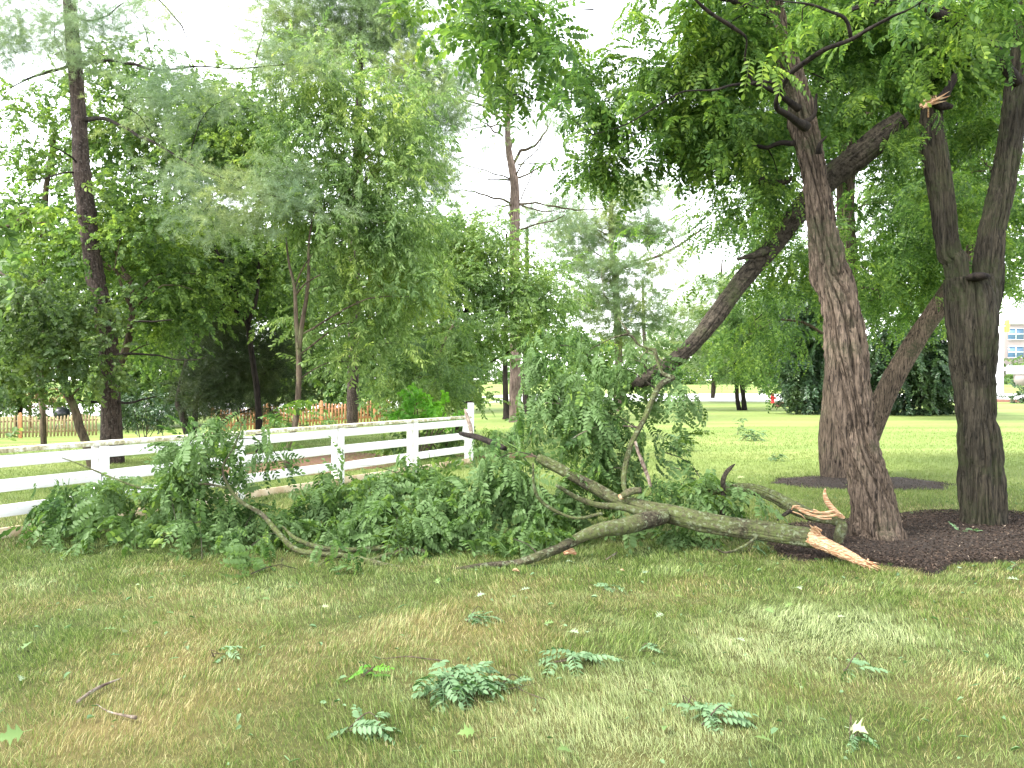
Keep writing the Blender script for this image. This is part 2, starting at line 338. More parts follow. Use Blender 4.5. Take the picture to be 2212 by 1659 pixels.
# road across the background
rv = []; xs = np.linspace(-300, 300, 61); ys = np.linspace(62, 96, 5)
RX, RY = np.meshgrid(xs, ys); RYc = RY + RX*.05
V = np.stack([RX, RYc, ground_z(RX, RYc) + .03], -1).reshape(-1, 3); i = np.arange(4)[:, None]*61; j = np.arange(60)[None, :]
m_road = plain('pale_concrete', (.68, .67, .66), .8, .08, .5)
single('road', 'pale sunlit road crossing behind the lawn', 'road', [(V, [np.stack([i+j, i+j+1, i+j+62, i+j+61], -1).reshape(-1, 4)])], m_road, (0, 0, 0), kind='structure')
kb = []
for k in range(60):
    a = V[k]; b2 = V[k+1]; kb.append(beam(a + [0, -.1, .03], b2 + [0, -.1, .03], .2, .14))
single('kerb', 'low pale kerb along the near edge of the road', 'kerb', kb, m_road, V[0], kind='structure')

def mulch_mat():
    m, t, b, N, L = mat('mulch'); pos, g = mapped(t)
    r = ramp(t, [(0, (.012, .007, .005)), (.8, (.046, .028, .017)), (.97, (.09, .058, .038)), (1, (.28, .22, .16))]); L(g.outputs['Random Per Island'], r.inputs[0])
    L(r.outputs[0], b.inputs['Base Color']); b.inputs['Roughness'].default_value = .9; return m
M_mulch = mulch_mat(); M_mulch_base = plain('mulch_base', (.026, .016, .009), .95, .5, 40)
def bed_poly(pix): return np.array([on_ground(x, y)[:2] for x, y in pix])
BEDS = []
o = [zI(*p)[:2] for p in [(560,215),(640,290),(760,318),(900,322),(1100,318),(1240,338),(1350,350),(1500,378),(1560,400),(1620,412),(1680,395),(1750,345),(1900,332),(2000,338),(2212,318)]]
poly1 = np.vstack([bed_poly(o), [[6.6, 8.4], [6.9, 9.6], [6.2, 10.4], [5.2, 10.35], [4.4, 9.9], [3.2, 9.5], [2.75, 8.9]]])
BEDS.append(poly1)
c3 = on_ground(1862, 1043)[:2]; th = np.linspace(0, 2*pi, 26, endpoint=False)
poly2 = np.stack([c3[0] + 1.38*np.cos(th), c3[1] + 1.0*np.sin(th)], 1) + RNG.normal(0, .07, (26, 2)); BEDS.append(poly2)
def inside(P2, poly):
    x, y = P2[:, 0], P2[:, 1]; r = np.zeros(len(P2), bool); n = len(poly)
    for i in range(n):
        x1, y1 = poly[i]; x2, y2 = poly[(i+1) % n]
        c = ((y1 > y) != (y2 > y)) & (x < (x2-x1)*(y-y1)/(y2-y1+1e-12) + x1); r ^= c
    return r
for poly, lab, nchip in ((poly1, 'dark brown mulch bed around the two big near trunks', 90000), (poly2, 'round dark mulch bed around the trunk farther back', 7000)):
    lo, hi = poly.min(0), poly.max(0)
    g1, g2 = np.meshgrid(np.arange(lo[0], hi[0], .06), np.arange(lo[1], hi[1], .06)); pts = np.stack([g1.ravel(), g2.ravel()], 1)
    cc = poly.mean(0); n = len(poly)
    rings = [cc + (poly - cc)*f for f in (0, .25, .5, .75, .93, 1.0)]; hts = [a_*(1 if nchip > 9000 else .5) for a_ in (.05, .05, .045, .04, .03, .002)]
    VV = []
    for rg, hh in zip(rings, hts):
        VV.append(np.column_stack([rg, ground_z(rg[:, 0], rg[:, 1]) + hh]))
    VV = np.vstack(VV); i = np.arange(5)[:, None]*n; j = np.arange(n)[None, :]; k = (j+1) % n
    root = single('mulch', lab, 'mulch bed', [(VV, [np.stack([i+j, i+k, i+k+n, i+j+n], -1).reshape(-1, 4)])], M_mulch_base, (cc[0], cc[1], 0), kind='stuff', smooth=True)
    q = RNG.uniform(lo, hi, (nchip*2, 2)); q = q[inside(q, cc + (poly-cc)*1.0)][:nchip]; m = len(q)
    a = RNG.uniform(0, 2*pi, m); L_ = RNG.uniform(.004, .015, m); w_ = RNG.uniform(.0015, .0045, m); z = ground_z(q[:, 0], q[:, 1]) + (.035 if nchip > 9000 else .012) + RNG.uniform(0, .022, m)
    tz = RNG.normal(0, .35, m)
    dx = np.stack([np.cos(a)*L_, np.sin(a)*L_, tz*L_], 1); dy = np.stack([-np.sin(a)*w_, np.cos(a)*w_, RNG.normal(0, .5, m)*w_], 1); c = np.column_stack([q, z])
    VV = np.stack([c-dx-dy, c+dx-dy, c+dx*.8+dy, c-dx+dy], 1).reshape(-1, 3); FF = np.arange(m*4).reshape(-1, 4)
    ch = part('wood_chips', root, [(VV, [FF])], M_mulch); ch['kind'] = 'stuff'

def grass_field():
    ch = []; dr = []; pk = []; pl_ = []
    for (y0, y1, dens, hgt, wid) in ((2.6, 4.5, 11000, .034, .0024), (4.5, 6.5, 8000, .034, .003), (6.5, 9, 5000, .034, .004), (9, 13, 2600, .036, .0055), (13, 19, 900, .036, .009), (19, 30, 260, .034, .016)):
        xm = .66*y1 + 3.0; n = int(dens*(y1-y0)*2*xm)
        x = RNG.uniform(-xm, xm, n); y = RNG.uniform(y0, y1, n)
        keep = np.abs(x) < .66*y + 3.0
        pn = np.stack([x*.9, y*.9, x*0], 1)
        pt = vnoise(pn, 5)
        keep &= RNG.uniform(0, 1, n) < (.55 + .55*pt)*(1 - .9*ss(20, 30, y))
        q = np.stack([x, y], 1)
        for pl in BEDS: c_ = pl.mean(0); keep &= ~(inside(q, c_ + (pl-c_)*.94) | (inside(q, pl) & (RNG.uniform(0, 1, n) < .55)))
        x, y, pt = x[keep], y[keep], pt[keep]; n = len(x)
        tuft = vnoise(np.stack([x*9, y*9, x*0], 1), 9)
        a = RNG.uniform(0, 2*pi, n); h = hgt*RNG.uniform(.45, 1.5, n)*(.45 + 1.15*tuft); w = wid*RNG.uniform(.6, 1.2, n)
        la = RNG.uniform(0, 2*pi, n)*.6 + 5*vnoise(np.stack([x*1.5, y*1.5, x*0], 1), 8); ln = h*RNG.uniform(.1, 1.1, n)
        z = ground_z(x, y)
        s = np.stack([np.cos(a)*w/2, np.sin(a)*w/2, 0*a], 1); lean = np.stack([np.cos(la)*ln, np.sin(la)*ln, 0*la], 1)
        up = np.stack([0*a, 0*a, h], 1); b = np.stack([x, y, z - .003], 1)
        md = b + up*.6 + lean*.35
        VV = np.stack([b-s, b+s, md+s*.8, md-s*.8, b+up+lean], 1).reshape(-1, 3)
        o5 = np.arange(n)[:, None]*5
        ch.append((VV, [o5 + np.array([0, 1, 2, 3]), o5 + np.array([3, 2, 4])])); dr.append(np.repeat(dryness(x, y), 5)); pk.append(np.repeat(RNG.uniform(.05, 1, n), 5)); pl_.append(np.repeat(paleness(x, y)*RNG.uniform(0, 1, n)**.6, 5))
    g_ = single('grass', 'short mown lawn grass, green with straw coloured dry patches', 'grass', ch, lawn_mat('grass_blade', True), (0, 0, 0), kind='stuff')
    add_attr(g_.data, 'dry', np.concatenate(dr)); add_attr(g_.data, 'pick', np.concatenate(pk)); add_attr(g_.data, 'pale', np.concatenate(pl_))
grass_field()

# ------------------------------------------------------------------ leaf templates
def unit(v): return v/(np.linalg.norm(v, axis=-1, keepdims=True) + 1e-9)
def frame(X, Zh):
    X = unit(X); Y = unit(np.cross(Zh, X)); Z = np.cross(X, Y); return np.stack([X, Y, Z], -1)
def leaf6(Lf, Wf, fold=.15, curl=.12):
    return np.array([[0, 0, 0], [.32*Lf, .46*Wf, fold*Wf], [.72*Lf, .40*Wf, fold*Wf - curl*Lf*.4], [Lf, 0, -curl*Lf], [.72*Lf, -.40*Wf, fold*Wf - curl*Lf*.4], [.32*Lf, -.46*Wf, fold*Wf]])
F6 = np.array([[0, 1, 2, 3], [0, 3, 4, 5]])
def compose(T, R, p): return T @ R.T + p
def frond(rng, L=.22, pairs=8, ll=.045, lw=.024, droop=.5, six=True):
    ch = []; off = 0; V = []; F = []
    def at(t): return np.array([t*(1-.15*droop*t/L), 0, -droop*t*t/L])
    for i in range(pairs):
        t = L*(.14 + .8*i/(pairs-.5)); p = at(t); d = unit(at(t+.01)-at(t-.01))
        sz = (.75 + .35*sin(pi*min(1, (i+1)/pairs*.9)))*rng.uniform(.85, 1.12)
        for sg in (-1, 1):
            ax = unit(d*.42 + np.array([0, sg, 0]) + np.array([0, 0, rng.uniform(-.5, .05)])); 
            R = frame(ax, np.array([rng.normal(0, .25), rng.normal(0, .2), 1]))
            V.append(compose(leaf6(ll*sz, lw*sz), R, p + d*rng.uniform(-.006, .006)))
    V.append(compose(leaf6(ll, lw), frame(unit(at(L)-at(L*.9)), np.array([0, 0, 1.])), at(L*.98)))
    n = len(V); V = np.vstack(V); F = np.vstack([F6 + 6*k for k in range(n)])
    ts = np.linspace(0, L, 5); rc = np.array([at(t) for t in ts]); w = .0016
    rv = np.vstack([rc + [0, w, 0], rc - [0, w, 0]]); k = np.arange(4)
    rf = np.stack([k, k+1, k+6, k+5], 1) + len(V)
    return np.vstack([V, rv]), np.vstack([F, rf])
def stack(items):
    V = []; F = []; off = 0
    for v, f in items: V.append(v); F.append(f + off); off += len(v)
    return np.vstack(V), np.vstack(F)
def locust_spray(rng, n=7, L=.45, **k):
    it = []
    for i in range(n):
        t = L*(.15 + .85*i/n); sg = 1 if i % 2 else -1
        d = unit(np.array([.55 + .5*i/n, sg*rng.uniform(.5, 1.1)*(1-.6*i/n), rng.uniform(-.5, .25)]))
        v, f = frond(rng, rng.uniform(.16, .25), rng.integers(6, 9), droop=rng.uniform(.3, .9), **k)
        it.append((compose(v, frame(d, np.array([rng.normal(0, .2), rng.normal(0, .2), 1.])), np.array([t, 0, -.15*t*t/L])), f))
    w = .003; ts = np.linspace(0, L, 4); rc = np.stack([ts, 0*ts, -.15*ts*ts/L], 1); q = np.arange(3)
    it.append((np.vstack([rc+[0, w, 0], rc-[0, w, 0]]), np.stack([q, q+1, q+5, q+4], 1)))
    return stack(it)
def leafy_spray(rng, n=14, L=.45, ll=.09, lw=.055, spread=.9, hang=.3, w=.003):
    it = []
    for i in range(n):
        t = L*(.1 + .9*i/n); sg = 1 if i % 2 else -1
        d = unit(np.array([.6, sg*spread*rng.uniform(.4, 1.2), -hang*rng.uniform(.2, 1.6) + rng.normal(0, .15)])); s = rng.uniform(.7, 1.15)
        it.append((compose(leaf6(ll*s, lw*s, .2, .2), frame(d, np.array([rng.normal(0, .4), rng.normal(0, .4), 1.])), np.array([t, rng.normal(0, .01), -.2*t*t/L + rng.normal(0, .015)])), F6))
    ts = np.linspace(0, L, 4); rc = np.stack([ts, 0*ts, -.2*ts*ts/L], 1); q = np.arange(3)
    it.append((np.vstack([rc+[0, w, 0], rc-[0, w, 0]]), np.stack([q, q+1, q+5, q+4], 1)))
    return stack(it)
def pine_spray(rng, n=56, L=.32, nl=.10, w=.0045):
    V = []
    for i in range(n):
        t = L*(.15 + .85*(i/n)**.8); a = rng.uniform(0, 2*pi); fw = rng.uniform(.5, 1.1)
        d = unit(np.array([fw, cos(a), sin(a)*.8])); s = unit(np.cross(d, [rng.normal(), rng.normal(), 1.]))*w/2; b = np.array([t, 0, 0]); l = nl*rng.uniform(.7, 1.15)
        V += [b - s, b + s, b + d*l + s*.25, b + d*l - s*.25]
    V = np.array(V); F = np.arange(len(V)).reshape(-1, 4); return V, F
rt = np.random.default_rng(3)
T_LOC = [locust_spray(rt) for _ in range(6)]
T_LOCB = [locust_spray(rt, 6, .42, ll=.056, lw=.030) for _ in range(7)]
T_FRDB = [frond(rt, rt.uniform(.2, .27), 7, ll=.058, lw=.031, droop=rt.uniform(.2, .9)) for _ in range(6)]
T_FRD = [frond(rt, rt.uniform(.18, .26), 8, droop=rt.uniform(.2, .8)) for _ in range(6)]
T_MAP = [leafy_spray(rt, 13, .42, .10, .08, .9, .35) for _ in range(5)]
T_ELM = [leafy_spray(rt, 18, .55, .10, .036, .7, .55) for _ in range(5)]
T_MID = [leafy_spray(rt, 16, .45, .085, .048, .8, .4) for _ in range(5)]
T_BIG = [leafy_spray(rt, 9, .4, .15, .10, .9, .3) for _ in range(4)]
T_HOL = [leafy_spray(rt, 16, .3, .07, .045, 1.0, .1) for _ in range(4)]
T_FAR = [leafy_spray(rt, 14, .7, .20, .13, .9, .3) for _ in range(4)]
T_PIN = [pine_spray(rt) for _ in range(5)]
T_PFAR = [pine_spray(rt, 44, .5, .17, .012) for _ in range(5)]
def tarea(T):
    v, f = T; a, b, c, d = v[f[:, 0]], v[f[:, 1]], v[f[:, 2]], v[f[:, 3]]
    return .5*np.linalg.norm(np.cross(c-a, d-b), axis=1).sum()
def instance(Ts, pos, X, Zh, sc, rng):
    R = frame(X, Zh); pick = rng.integers(0, len(Ts), len(pos)); out = []
    for k, (tv, tf) in enumerate(Ts):
        m = pick == k
        if not m.any(): continue
        Vv = np.einsum('vj,nij->nvi', tv, R[m])*sc[m][:, None, None] + pos[m][:, None, :]
        n = m.sum(); Fv = (tf[None] + (np.arange(n)*len(tv))[:, None, None]).reshape(-1, 4)
        out.append((Vv.reshape(-1, 3), [Fv]))
    return out
def crown(Ts, blobs, rng, od=2.2, cs=.35, per=10, droop=.25, outward=.6, scale=1.0, gap=.0, minz=.04, flat=.5, shell=.0, reflect=False):
    """blobs (cx, cy, rx, ry in pixels of the 2212 wide photograph, depth, depth radius, density) -> leaf chunks, cluster centres"""
    at = np.mean([tarea(T) for T in Ts])*scale**2; chunks = []; cen_all = []
    for bl in blobs:
        cx, cy, rx, ry, d, rd = bl[:6]; dn = bl[6] if len(bl) > 6 else 1
        c0 = P(cx, cy, d); r = np.array([rx*d/FOC, rd, ry*d/FOC]); A = pi*r[0]*r[2]
        n = int(od*dn*2*A/at); ncl = max(3, int(n/per))
        u = unit(rng.normal(size=(ncl, 3)))*(rng.uniform(shell**3, 1, (ncl, 1))**(1/3)); cen = c0 + u*r
        if gap: cen = cen[vnoise(cen*1.1, 31) > gap]; 
        if not len(cen): continue
        cen_all.append(cen)
        k = rng.integers(0, len(cen), n); siz = rng.uniform(.5, 1.4, len(cen))
        off = rng.normal(size=(n, 3))*cs*siz[k][:, None]*np.array([1, 1, flat]); p = cen[k] + off
        if reflect:
            g0 = ground_z(p[:, 0], p[:, 1]) + .10; p[:, 2] = np.where(p[:, 2] < g0, g0 + (g0 - p[:, 2])*.35, p[:, 2])
        ok = p[:, 2] > ground_z(p[:, 0], p[:, 1]) + minz; p = p[ok]; off = off[ok]; k = k[ok]; n = len(p)
        X = unit(off)*outward + unit(p - c0)*outward*.6 + rng.normal(size=(n, 3))*.5 + np.array([0, 0, -droop])
        Zh = np.array([0, 0, 1.]) + rng.normal(size=(n, 3))*.35
        p = p - unit(X)*.15*scale
        chunks += instance(Ts, p, X, Zh, scale*rng.uniform(.6, 1.3, n), rng)
    return chunks, (np.vstack(cen_all) if cen_all else np.zeros((0, 3)))
def limbs(skel, srad, cens, rng, frac=.3, r0=.035, sides=5, sag=0., maxn=120, rise=.35, maxlen=6):
    out = []; m = min(maxn, int(len(cens)*frac))
    if m == 0: return out
    ext = [skel]; exr = [srad]
    for c in cens[rng.permutation(len(cens))[:m]]:
        S = np.vstack(ext); Rr = np.concatenate(exr)
        h = np.hypot(*(S[:, :2] - c[:2]).T); cost = np.linalg.norm(S - c, axis=1) + 3*np.maximum(0, S[:, 2] - (c[2] - rise*h))
        k = int(np.argmin(cost)); a = S[k]
        if cost[k] > maxlen*1.5 or np.linalg.norm(c-a) < .15: continue
        D = c - a; L = np.linalg.norm(D); mid = a + D*.5 + np.array([0, 0, .12*L - sag*L]) + rng.normal(0, .06*L, 3)
        ra = min(Rr[k]*.7, r0*(.35 + L/3)); pts = np.array([a, mid, c]); rad = np.array([ra, ra*.6, .006])
        out.append(tube(pts, rad, sides, .3, wig=.06*min(1, L), seed=int(rng.integers(999)), cap=False))
        ts = np.array([.3, .5, .7, .85])[:, None]
        q = a*(1-ts)**2 + 2*mid*ts*(1-ts) + c*ts**2; ext.append(q); exr.append(ra*(1-ts[:, 0]*.7))
    return out
def sky_tree(name, label, cat, trunks, blobs, Ts, leafm, barkm, seed, group=None, sides=10, bark=.012, extra=None, lk=None, **kw):
    """trunks: list of (points, radii) - first is the main one, starting at the ground"""
    rng = np.random.default_rng(seed); base = trunks[0][0][0].copy()
    gz = float(ground_z(base[0], base[1])); t0 = [np.array(a) for a in trunks[0]]
    if abs(t0[0][0][2] - gz) < 3.5 and t0[0][0][2] > gz - .02:
        foot = t0[0][0].copy(); foot[2] = gz - .12; t0 = [np.vstack([foot, t0[0]]), np.concatenate([[t0[1][0]*1.2], t0[1]])]
    base[2] = gz; root = thing(name, label, cat, base, group)
    ch = [tube(t0[0], t0[1]*.88, sides, .1, bark=bark, seed=seed)] + [tube(a, b, max(6, sides-2), .12, bark=bark, seed=seed+5) for a, b in trunks[1:]]
    part('trunk', root, ch, barkm, True)
    lc, cen = crown(Ts, blobs, rng, **kw)
    lk = dict(lk or {})
    sk = [smooth_path(a, b, .3) for a, b in [t0] + list(trunks[1:])]
    br = limbs(np.vstack([s[0] for s in sk]), np.concatenate([s[1] for s in sk]), cen, rng, **lk)
    if extra: br += extra
    if br: part('branches', root, br, barkm, True)
    if lc: part('crown', root, lc, leafm)
    return root

# ------------------------------------------------------------------ white paddock fence
FA = np.array([-5.48, 8.82]); FD = np.array([.4995, .8663])
def fpt(y): return FA + FD*(y - 8.82)/FD[1]
post_y = [6.25, 8.03, 9.80, 11.59, 13.38, 15.12, 16.78]
ang = math.atan2(FD[1], FD[0]); nrm = np.array([FD[1], -FD[0]])   # towards the camera side
base = fpt(post_y[3]); froot = thing('paddock_fence', 'white painted board fence with lichen stained cap rail behind the fallen branches', 'fence', (base[0], base[1], 0))
PT = [np.append(fpt(y), 0) for y in post_y]
rj = np.random.default_rng(21)
for k, p in enumerate(PT):
    part('post', froot, [box((p[0], p[1], .44), (.12, .12, .98), ang)], M_white, bevel=.006)
    if k == len(PT)-1: continue
    q = PT[k+1]; a, b = p, q; nn = np.append(nrm, 0)*.078
    for (z0, z1, mt, nm) in ((.235, .365, M_white, 'rail'), (.50, .635, M_white, 'rail'), (.775, .905, M_white, 'rail'), (.0, .115, M_kick, 'kick_board')):
        zc = (z0+z1)/2; j0, j1 = rj.normal(0, .006, 2); t = (b-a)/np.linalg.norm(b-a)*.004
        part(nm, froot, [beam(a + nn + t + [0, 0, zc+j0], b + nn - t + [0, 0, zc+j1], .03, z1-z0)], mt, bevel=.004)
    part('cap_rail', froot, [beam(a + nn*.25 + t + [0, 0, .945], b + nn*.25 - t + [0, 0, .945], .19, .05)], M_cap, bevel=.006)
for k, p in enumerate(PT[1:-1]):      # face battens over the rail joints
    nn = np.append(nrm, 0)*.1055; part('post_batten', froot, [beam(p + nn + [0, 0, .0], p + nn + [0, 0, .915], .12, .022, up=nn)], M_white, bevel=.003)
gp = on_ground(1018, 998); gp = np.array([-.86, 17.15, 0])
groot = thing('gate_post', 'tall white wooden post with slanted brace at the end of the white fence', 'post', gp)
part('post', groot, [box((gp[0], gp[1], .6), (.13, .13, 1.24), .1)], M_white, bevel=.006)
part('brace', groot, [beam(gp + [-.14, -.06, .45], gp + [-.04, -.06, 1.08], .05, .12)], M_white, bevel=.004)
mb = thing('wooden_box', 'dark brown wooden box frame with a square opening behind the tall white post', 'box', P(1005, 905, 21)*[1, 1, 0])
c = P(1008, 877, 21)
part('frame', mb, [box(c+[0, 0, .1], (.34, .2, .05)), box(c+[0, 0, -.09], (.34, .2, .05)), box(c+[-.145, 0, .005], (.05, .2, .14)), box(c+[.145, 0, .005], (.05, .2, .14))], M_bark_dark, bevel=.004)
part('stand', mb, [box((c[0], c[1], (c[2]-.12)/2), (.09, .09, c[2]-.12))], M_bark_dark)

# ------------------------------------------------------------------ picket fences beyond
def picket(a, b, hgt, label, mat_, posts, seed, grp):
    rng = np.random.default_rng(seed); a = np.array(a); b = np.array(b); L = np.linalg.norm(b-a); t = (b-a)/L; an = math.atan2(t[1], t[0]); n2 = np.array([t[1], -t[0]])
    root = thing('picket_fence', label, 'fence', (*a, float(ground_z(*a))), grp)
    n = int(L/.145); s = 2.4; ch = []
    for i in range(n):
        q = a + t*(i+.5)*.145; gz = float(ground_z(*q)); u = ((i+.5)*.145 % s)/s; h = hgt - .10*sin(pi*u) + rng.normal(0, .006)
        w = .045; v = []
        for yy in (-.01, .01):
            for (x_, z_) in ((-w, .04), (w, .04), (w, h-.06), (w*.4, h), (-w*.4, h), (-w, h-.06)):
                p = q + t*x_ + n2*(yy+.03); v.append([p[0], p[1], gz+z_])
        v = np.array(v); f4 = [[0,1,7,6],[1,2,8,7],[2,3,9,8],[3,4,10,9],[4,5,11,10],[5,0,6,11],[6,7,8,11],[8,9,10,11],[0,5,2,1],[2,5,4,3]]
        ch.append((v, [np.array(f4)]))
    part('picket_panel', root, ch, mat_)
    for z in (.28, hgt-.3):
        cb = []; k = int(L/s)
        for i in range(k+1):
            p = a + t*i*s; q = a + t*min(L, (i+1)*s)
            if np.linalg.norm(q-p) < .1: continue
            cb.append(beam((*p, ground_z(*p)+z), (*q, ground_z(*q)+z), .035, .085))
        part('rail', root, cb, mat_)
    for i in range(int(L/s)+1):
        p = a + t*i*s + n2*.03; gz = float(ground_z(*p))
        po = part('post', root, [box((p[0], p[1], gz+hgt/2+.02), (.13, .13, hgt+.06), an)], M_post_red, bevel=.01)
        part('post_cap', po, [lathe([(.0, .0), (.075, .0), (.06, .03), (.0, .06)], (p[0], p[1], gz+hgt+.05), 4)], M_post_red)
picket((-27, 36.0), (-19.6, 39.0), 1.08, 'weathered tan picket fence with orange posts at far left behind the dark pine trunk', M_picket, 1, 5, 'picket fences behind the white fence')
picket((-13.5, 37.2), (-5.4, 38.2), 1.08, 'reddish brown picket fence behind the white fence near the thin forked trunk', M_picket_red, 1, 6, 'picket fences behind the white fence')

# ------------------------------------------------------------------ big near trunks (black locusts)
HS = .87
def hero(t, sides=120, step=.03, bark=.035, seed=1, twist=.25): return tube(t[0], t[1]*HS, int(sides*1.5), step*.8, bark=bark*1.1, seed=seed, twist=twist)
D1 = 8.65
t1 = path(zX, [(1900, 1190, 185), (1897, 1170, 150), (1893, 1140, 124), (1889, 1100, 112), (1868, 1020, 100), (1851, 956, 98), (1838, 855, 94), (1825, 761, 98), (1813, 654, 88), (1792, 590, 84), (1787, 553, 74), (1773, 470, 70), (1750, 336, 66), (1733, 269, 68), (1722, 201, 56), (1688, 101, 49), (1668, 0, 48), (1655, -130, 44), (1650, -330, 34), (1660, -600, 18)], D1, D1+.2)
r1 = thing('locust_tree', 'big leaning rough barked locust tree with twisted trunk, nearest to the camera', 'tree', (t1[0][0][0], t1[0][0][1], 0), 'big locust trees in mulch beds')
part('trunk', r1, [hero(t1, 150, .026, .062, 1, .5)], M_bark_hero, True)
rr = np.random.default_rng(11)
b1 = path(zC, [(800, 810, 95), (760, 790, 70), (690, 740, 55), (620, 690, 46), (640, 590, 42), (700, 480, 44), (820, 390, 42), (930, 322, 40), (1090, 262, 36), (1210, 190, 30), (1370, 105, 24), (1480, 60, 16), (1620, -40, 8)], 8.3, 6.4)
b2 = path(zC, [(630, 560, 40), (560, 530, 28), (430, 545, 26), (330, 550, 22), (220, 580, 20), (100, 582, 18), (0, 600, 16), (-150, 690, 14), (-340, 800, 10), (-560, 870, 6)], 8.0, 6.9)
b3 = path(zC, [(1090, 245, 34), (1050, 130, 30), (930, 75, 26), (820, 35, 20), (700, 25, 16), (500, 10, 12), (420, 40, 9), (250, 130, 6)], 7.2, 6.5)
b4 = path(zC, [(760, 700, 60), (640, 620, 44), (560, 570, 40), (470, 540, 36), (440, 500, 26), (410, 380, 22), (420, 260, 18), (340, 190, 34), (180, 80, 30), (60, -40, 20)], 8.6, 7.4)
b5 = path(zC, [(730, 925, 50), (640, 922, 44), (560, 952, 38), (480, 940, 34), (400, 945, 26), (345, 1020, 12)], 8.7, 9.2)
b6 = path(zC, [(780, 800, 50), (860, 740, 30), (870, 640, 26), (880, 600, 16)], 8.45, 8.4)
b7 = path(zC, [(890, 990, 50), (900, 930, 30), (940, 880, 14)], 8.4, 8.3)
b8 = path(zC, [(640, 300, 30), (400, 480, 30), (250, 590, 34), (120, 700, 30), (10, 950, 22), (-120, 1010, 10)], 9.6, 9.8)
b8b = path(zC, [(240, 850, 12), (190, 835, 26), (90, 910, 22), (0, 945, 20), (-110, 935, 10)], 9.4, 9.6)
b9 = path(zC, [(600, 120, 40), (300, 0, 40), (-300, -150, 40), (-800, -130, 30), (-1150, -60, 16), (-1250, 60, 12), (-1300, 240, 8)], 8.6, 6.6)
b10 = path(zC, [(560, -80, 50), (100, -260, 50), (-600, -250, 40), (-1150, -160, 20)], 8.6, 6.0)
part('branches', r1, [tube(b[0], b[1]*.8, 12, .06, bark=.006, seed=40+i, freq=2, wig=.03) for i, b in enumerate([b1, b2, b3, b4, b5, b6, b7, b8, b8b, b9, b10])], M_bark_dark, True)
bl1 = [(1010, 20, 70, 50, 6.8, .5, 1.5), (1085, 50, 85, 55, 6.7, .5, 1.6), (1120, 150, 50, 60, 6.7, .4, 1.3), (1140, 205, 35, 30, 6.6, .3, 1.2), (1290, -6, 40, 18, 6.4, .3, .8),
       (1265, 190, 50, 40, 9.8, .6, 1.2), (1300, 265, 80, 45, 9.8, .6, 1.4), (1390, 210, 90, 65, 9.6, .8, 1.3), (1500, 130, 90, 100, 9.4, .8, 1.2), (1400, 310, 120, 36, 9.4, .6, 1.5), (1230, 350, 24, 36, 9.4, .4, 1.3), (1520, 240, 100, 70, 9.6, .6, 1.2), (1580, 330, 60, 20, 9.8, .5, .9), (1330, 340, 90, 30, 9.5, .5, 1.2),
       (1600, 60, 110, 90, 9.3, .6), (1620, 220, 90, 80, 9.8, .6), (1560, 290, 110, 40, 9.6, .5), (1800, 90, 110, 90, 10, .6), (1820, 200, 80, 50, 10, .5), (1640, 400, 60, 30, 9.6, .4, .5), (1350, 360, 60, 25, 9.2, .4, .6),
       (1760, 20, 50, 30, 7.0, .25, .35), (1600, 130, 50, 25, 7.3, .25, .3),
       (1650, -150, 260, 90, 8.4, 1.6, .5)]
lc, cen = crown(T_LOCB, bl1, rr, od=4.2, cs=.2, per=9, droop=.35, scale=1.05, gap=.25)
skel = [smooth_path(*b, .2) for b in (t1, b1, b2, b3, b4, b5, b8, b9, b10)]
br = limbs(np.vstack([s[0] for s in skel]), np.concatenate([s[1] for s in skel]), cen, rr, frac=.5, r0=.02, maxn=170, rise=-.4)
part('twigs', r1, br, M_bark_dark, True); part('crown', r1, lc, M_leaf_locust)

D2 = 9.46
t2 = path(zX, [(2122, 1158, 140), (2122, 1135, 112), (2122, 1100, 104), (2118, 1000, 96), (2110, 900, 94), (2106, 840, 96), (2100, 770, 114), (2097, 700, 124), (2096, 640, 122), (2092, 598, 108)], D2, D2)
t2l = path(zX, [(2105, 740, 60), (2072, 620, 62), (2060, 560, 58), (2050, 553, 57), (2040, 500, 57), (2032, 430, 57), (2020, 340, 56), (2010, 270, 52), (2008, 236, 48)], D2, D2+.1)
t2r = path(zX, [(2100, 740, 70), (2126, 640, 70), (2134, 560, 66), (2150, 470, 62), (2164, 400, 60), (2176, 330, 58), (2190, 220, 54), (2206, 100, 50), (2218, 0, 46), (2230, -160, 40), (2240, -400, 26)], D2, D2+.2)
r2 = thing('locust_tree', 'forked dark locust tree at right, left stem snapped off, shelf fungus in the fork', 'tree', (t2[0][0][0], t2[0][0][1], 0), 'big locust trees in mulch beds')
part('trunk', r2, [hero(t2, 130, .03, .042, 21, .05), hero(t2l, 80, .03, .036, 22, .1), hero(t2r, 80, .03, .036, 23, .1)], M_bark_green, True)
stub = path(zC, [(1655, 740, 60), (1650, 660, 58), (1690, 620, 60), (1740, 540, 48), (1765, 490, 40), (1782, 455, 22)], 9.5, 9.4)
stub2 = path(zC, [(1600, 650, 40), (1690, 680, 60), (1750, 690, 26)], 9.45, 9.35)
part('broken_stub', r2, [tube(*stub, 16, .04, bark=.01, seed=3), tube(*stub2, 14, .04, bark=.01, seed=5)], M_bark_dark, True)
def splinters(a, axis, n, L, spread, w, seed):
    rng = np.random.default_rng(seed); out = []; axis = unit(np.array(axis, float))
    for i in range(n):
        p = np.array(a) + rng.normal(size=3)*spread; d = unit(axis + rng.normal(size=3)*.16); l = L*rng.uniform(.35, 1); ww = w*rng.uniform(.5, 1.3)
        out.append(tube(np.array([p - d*.05, p + d*l*.5, p + d*l]), np.array([ww, ww*.75, .001]), 5, .5, cap=False))
    return out
top = t2l[0][-1]
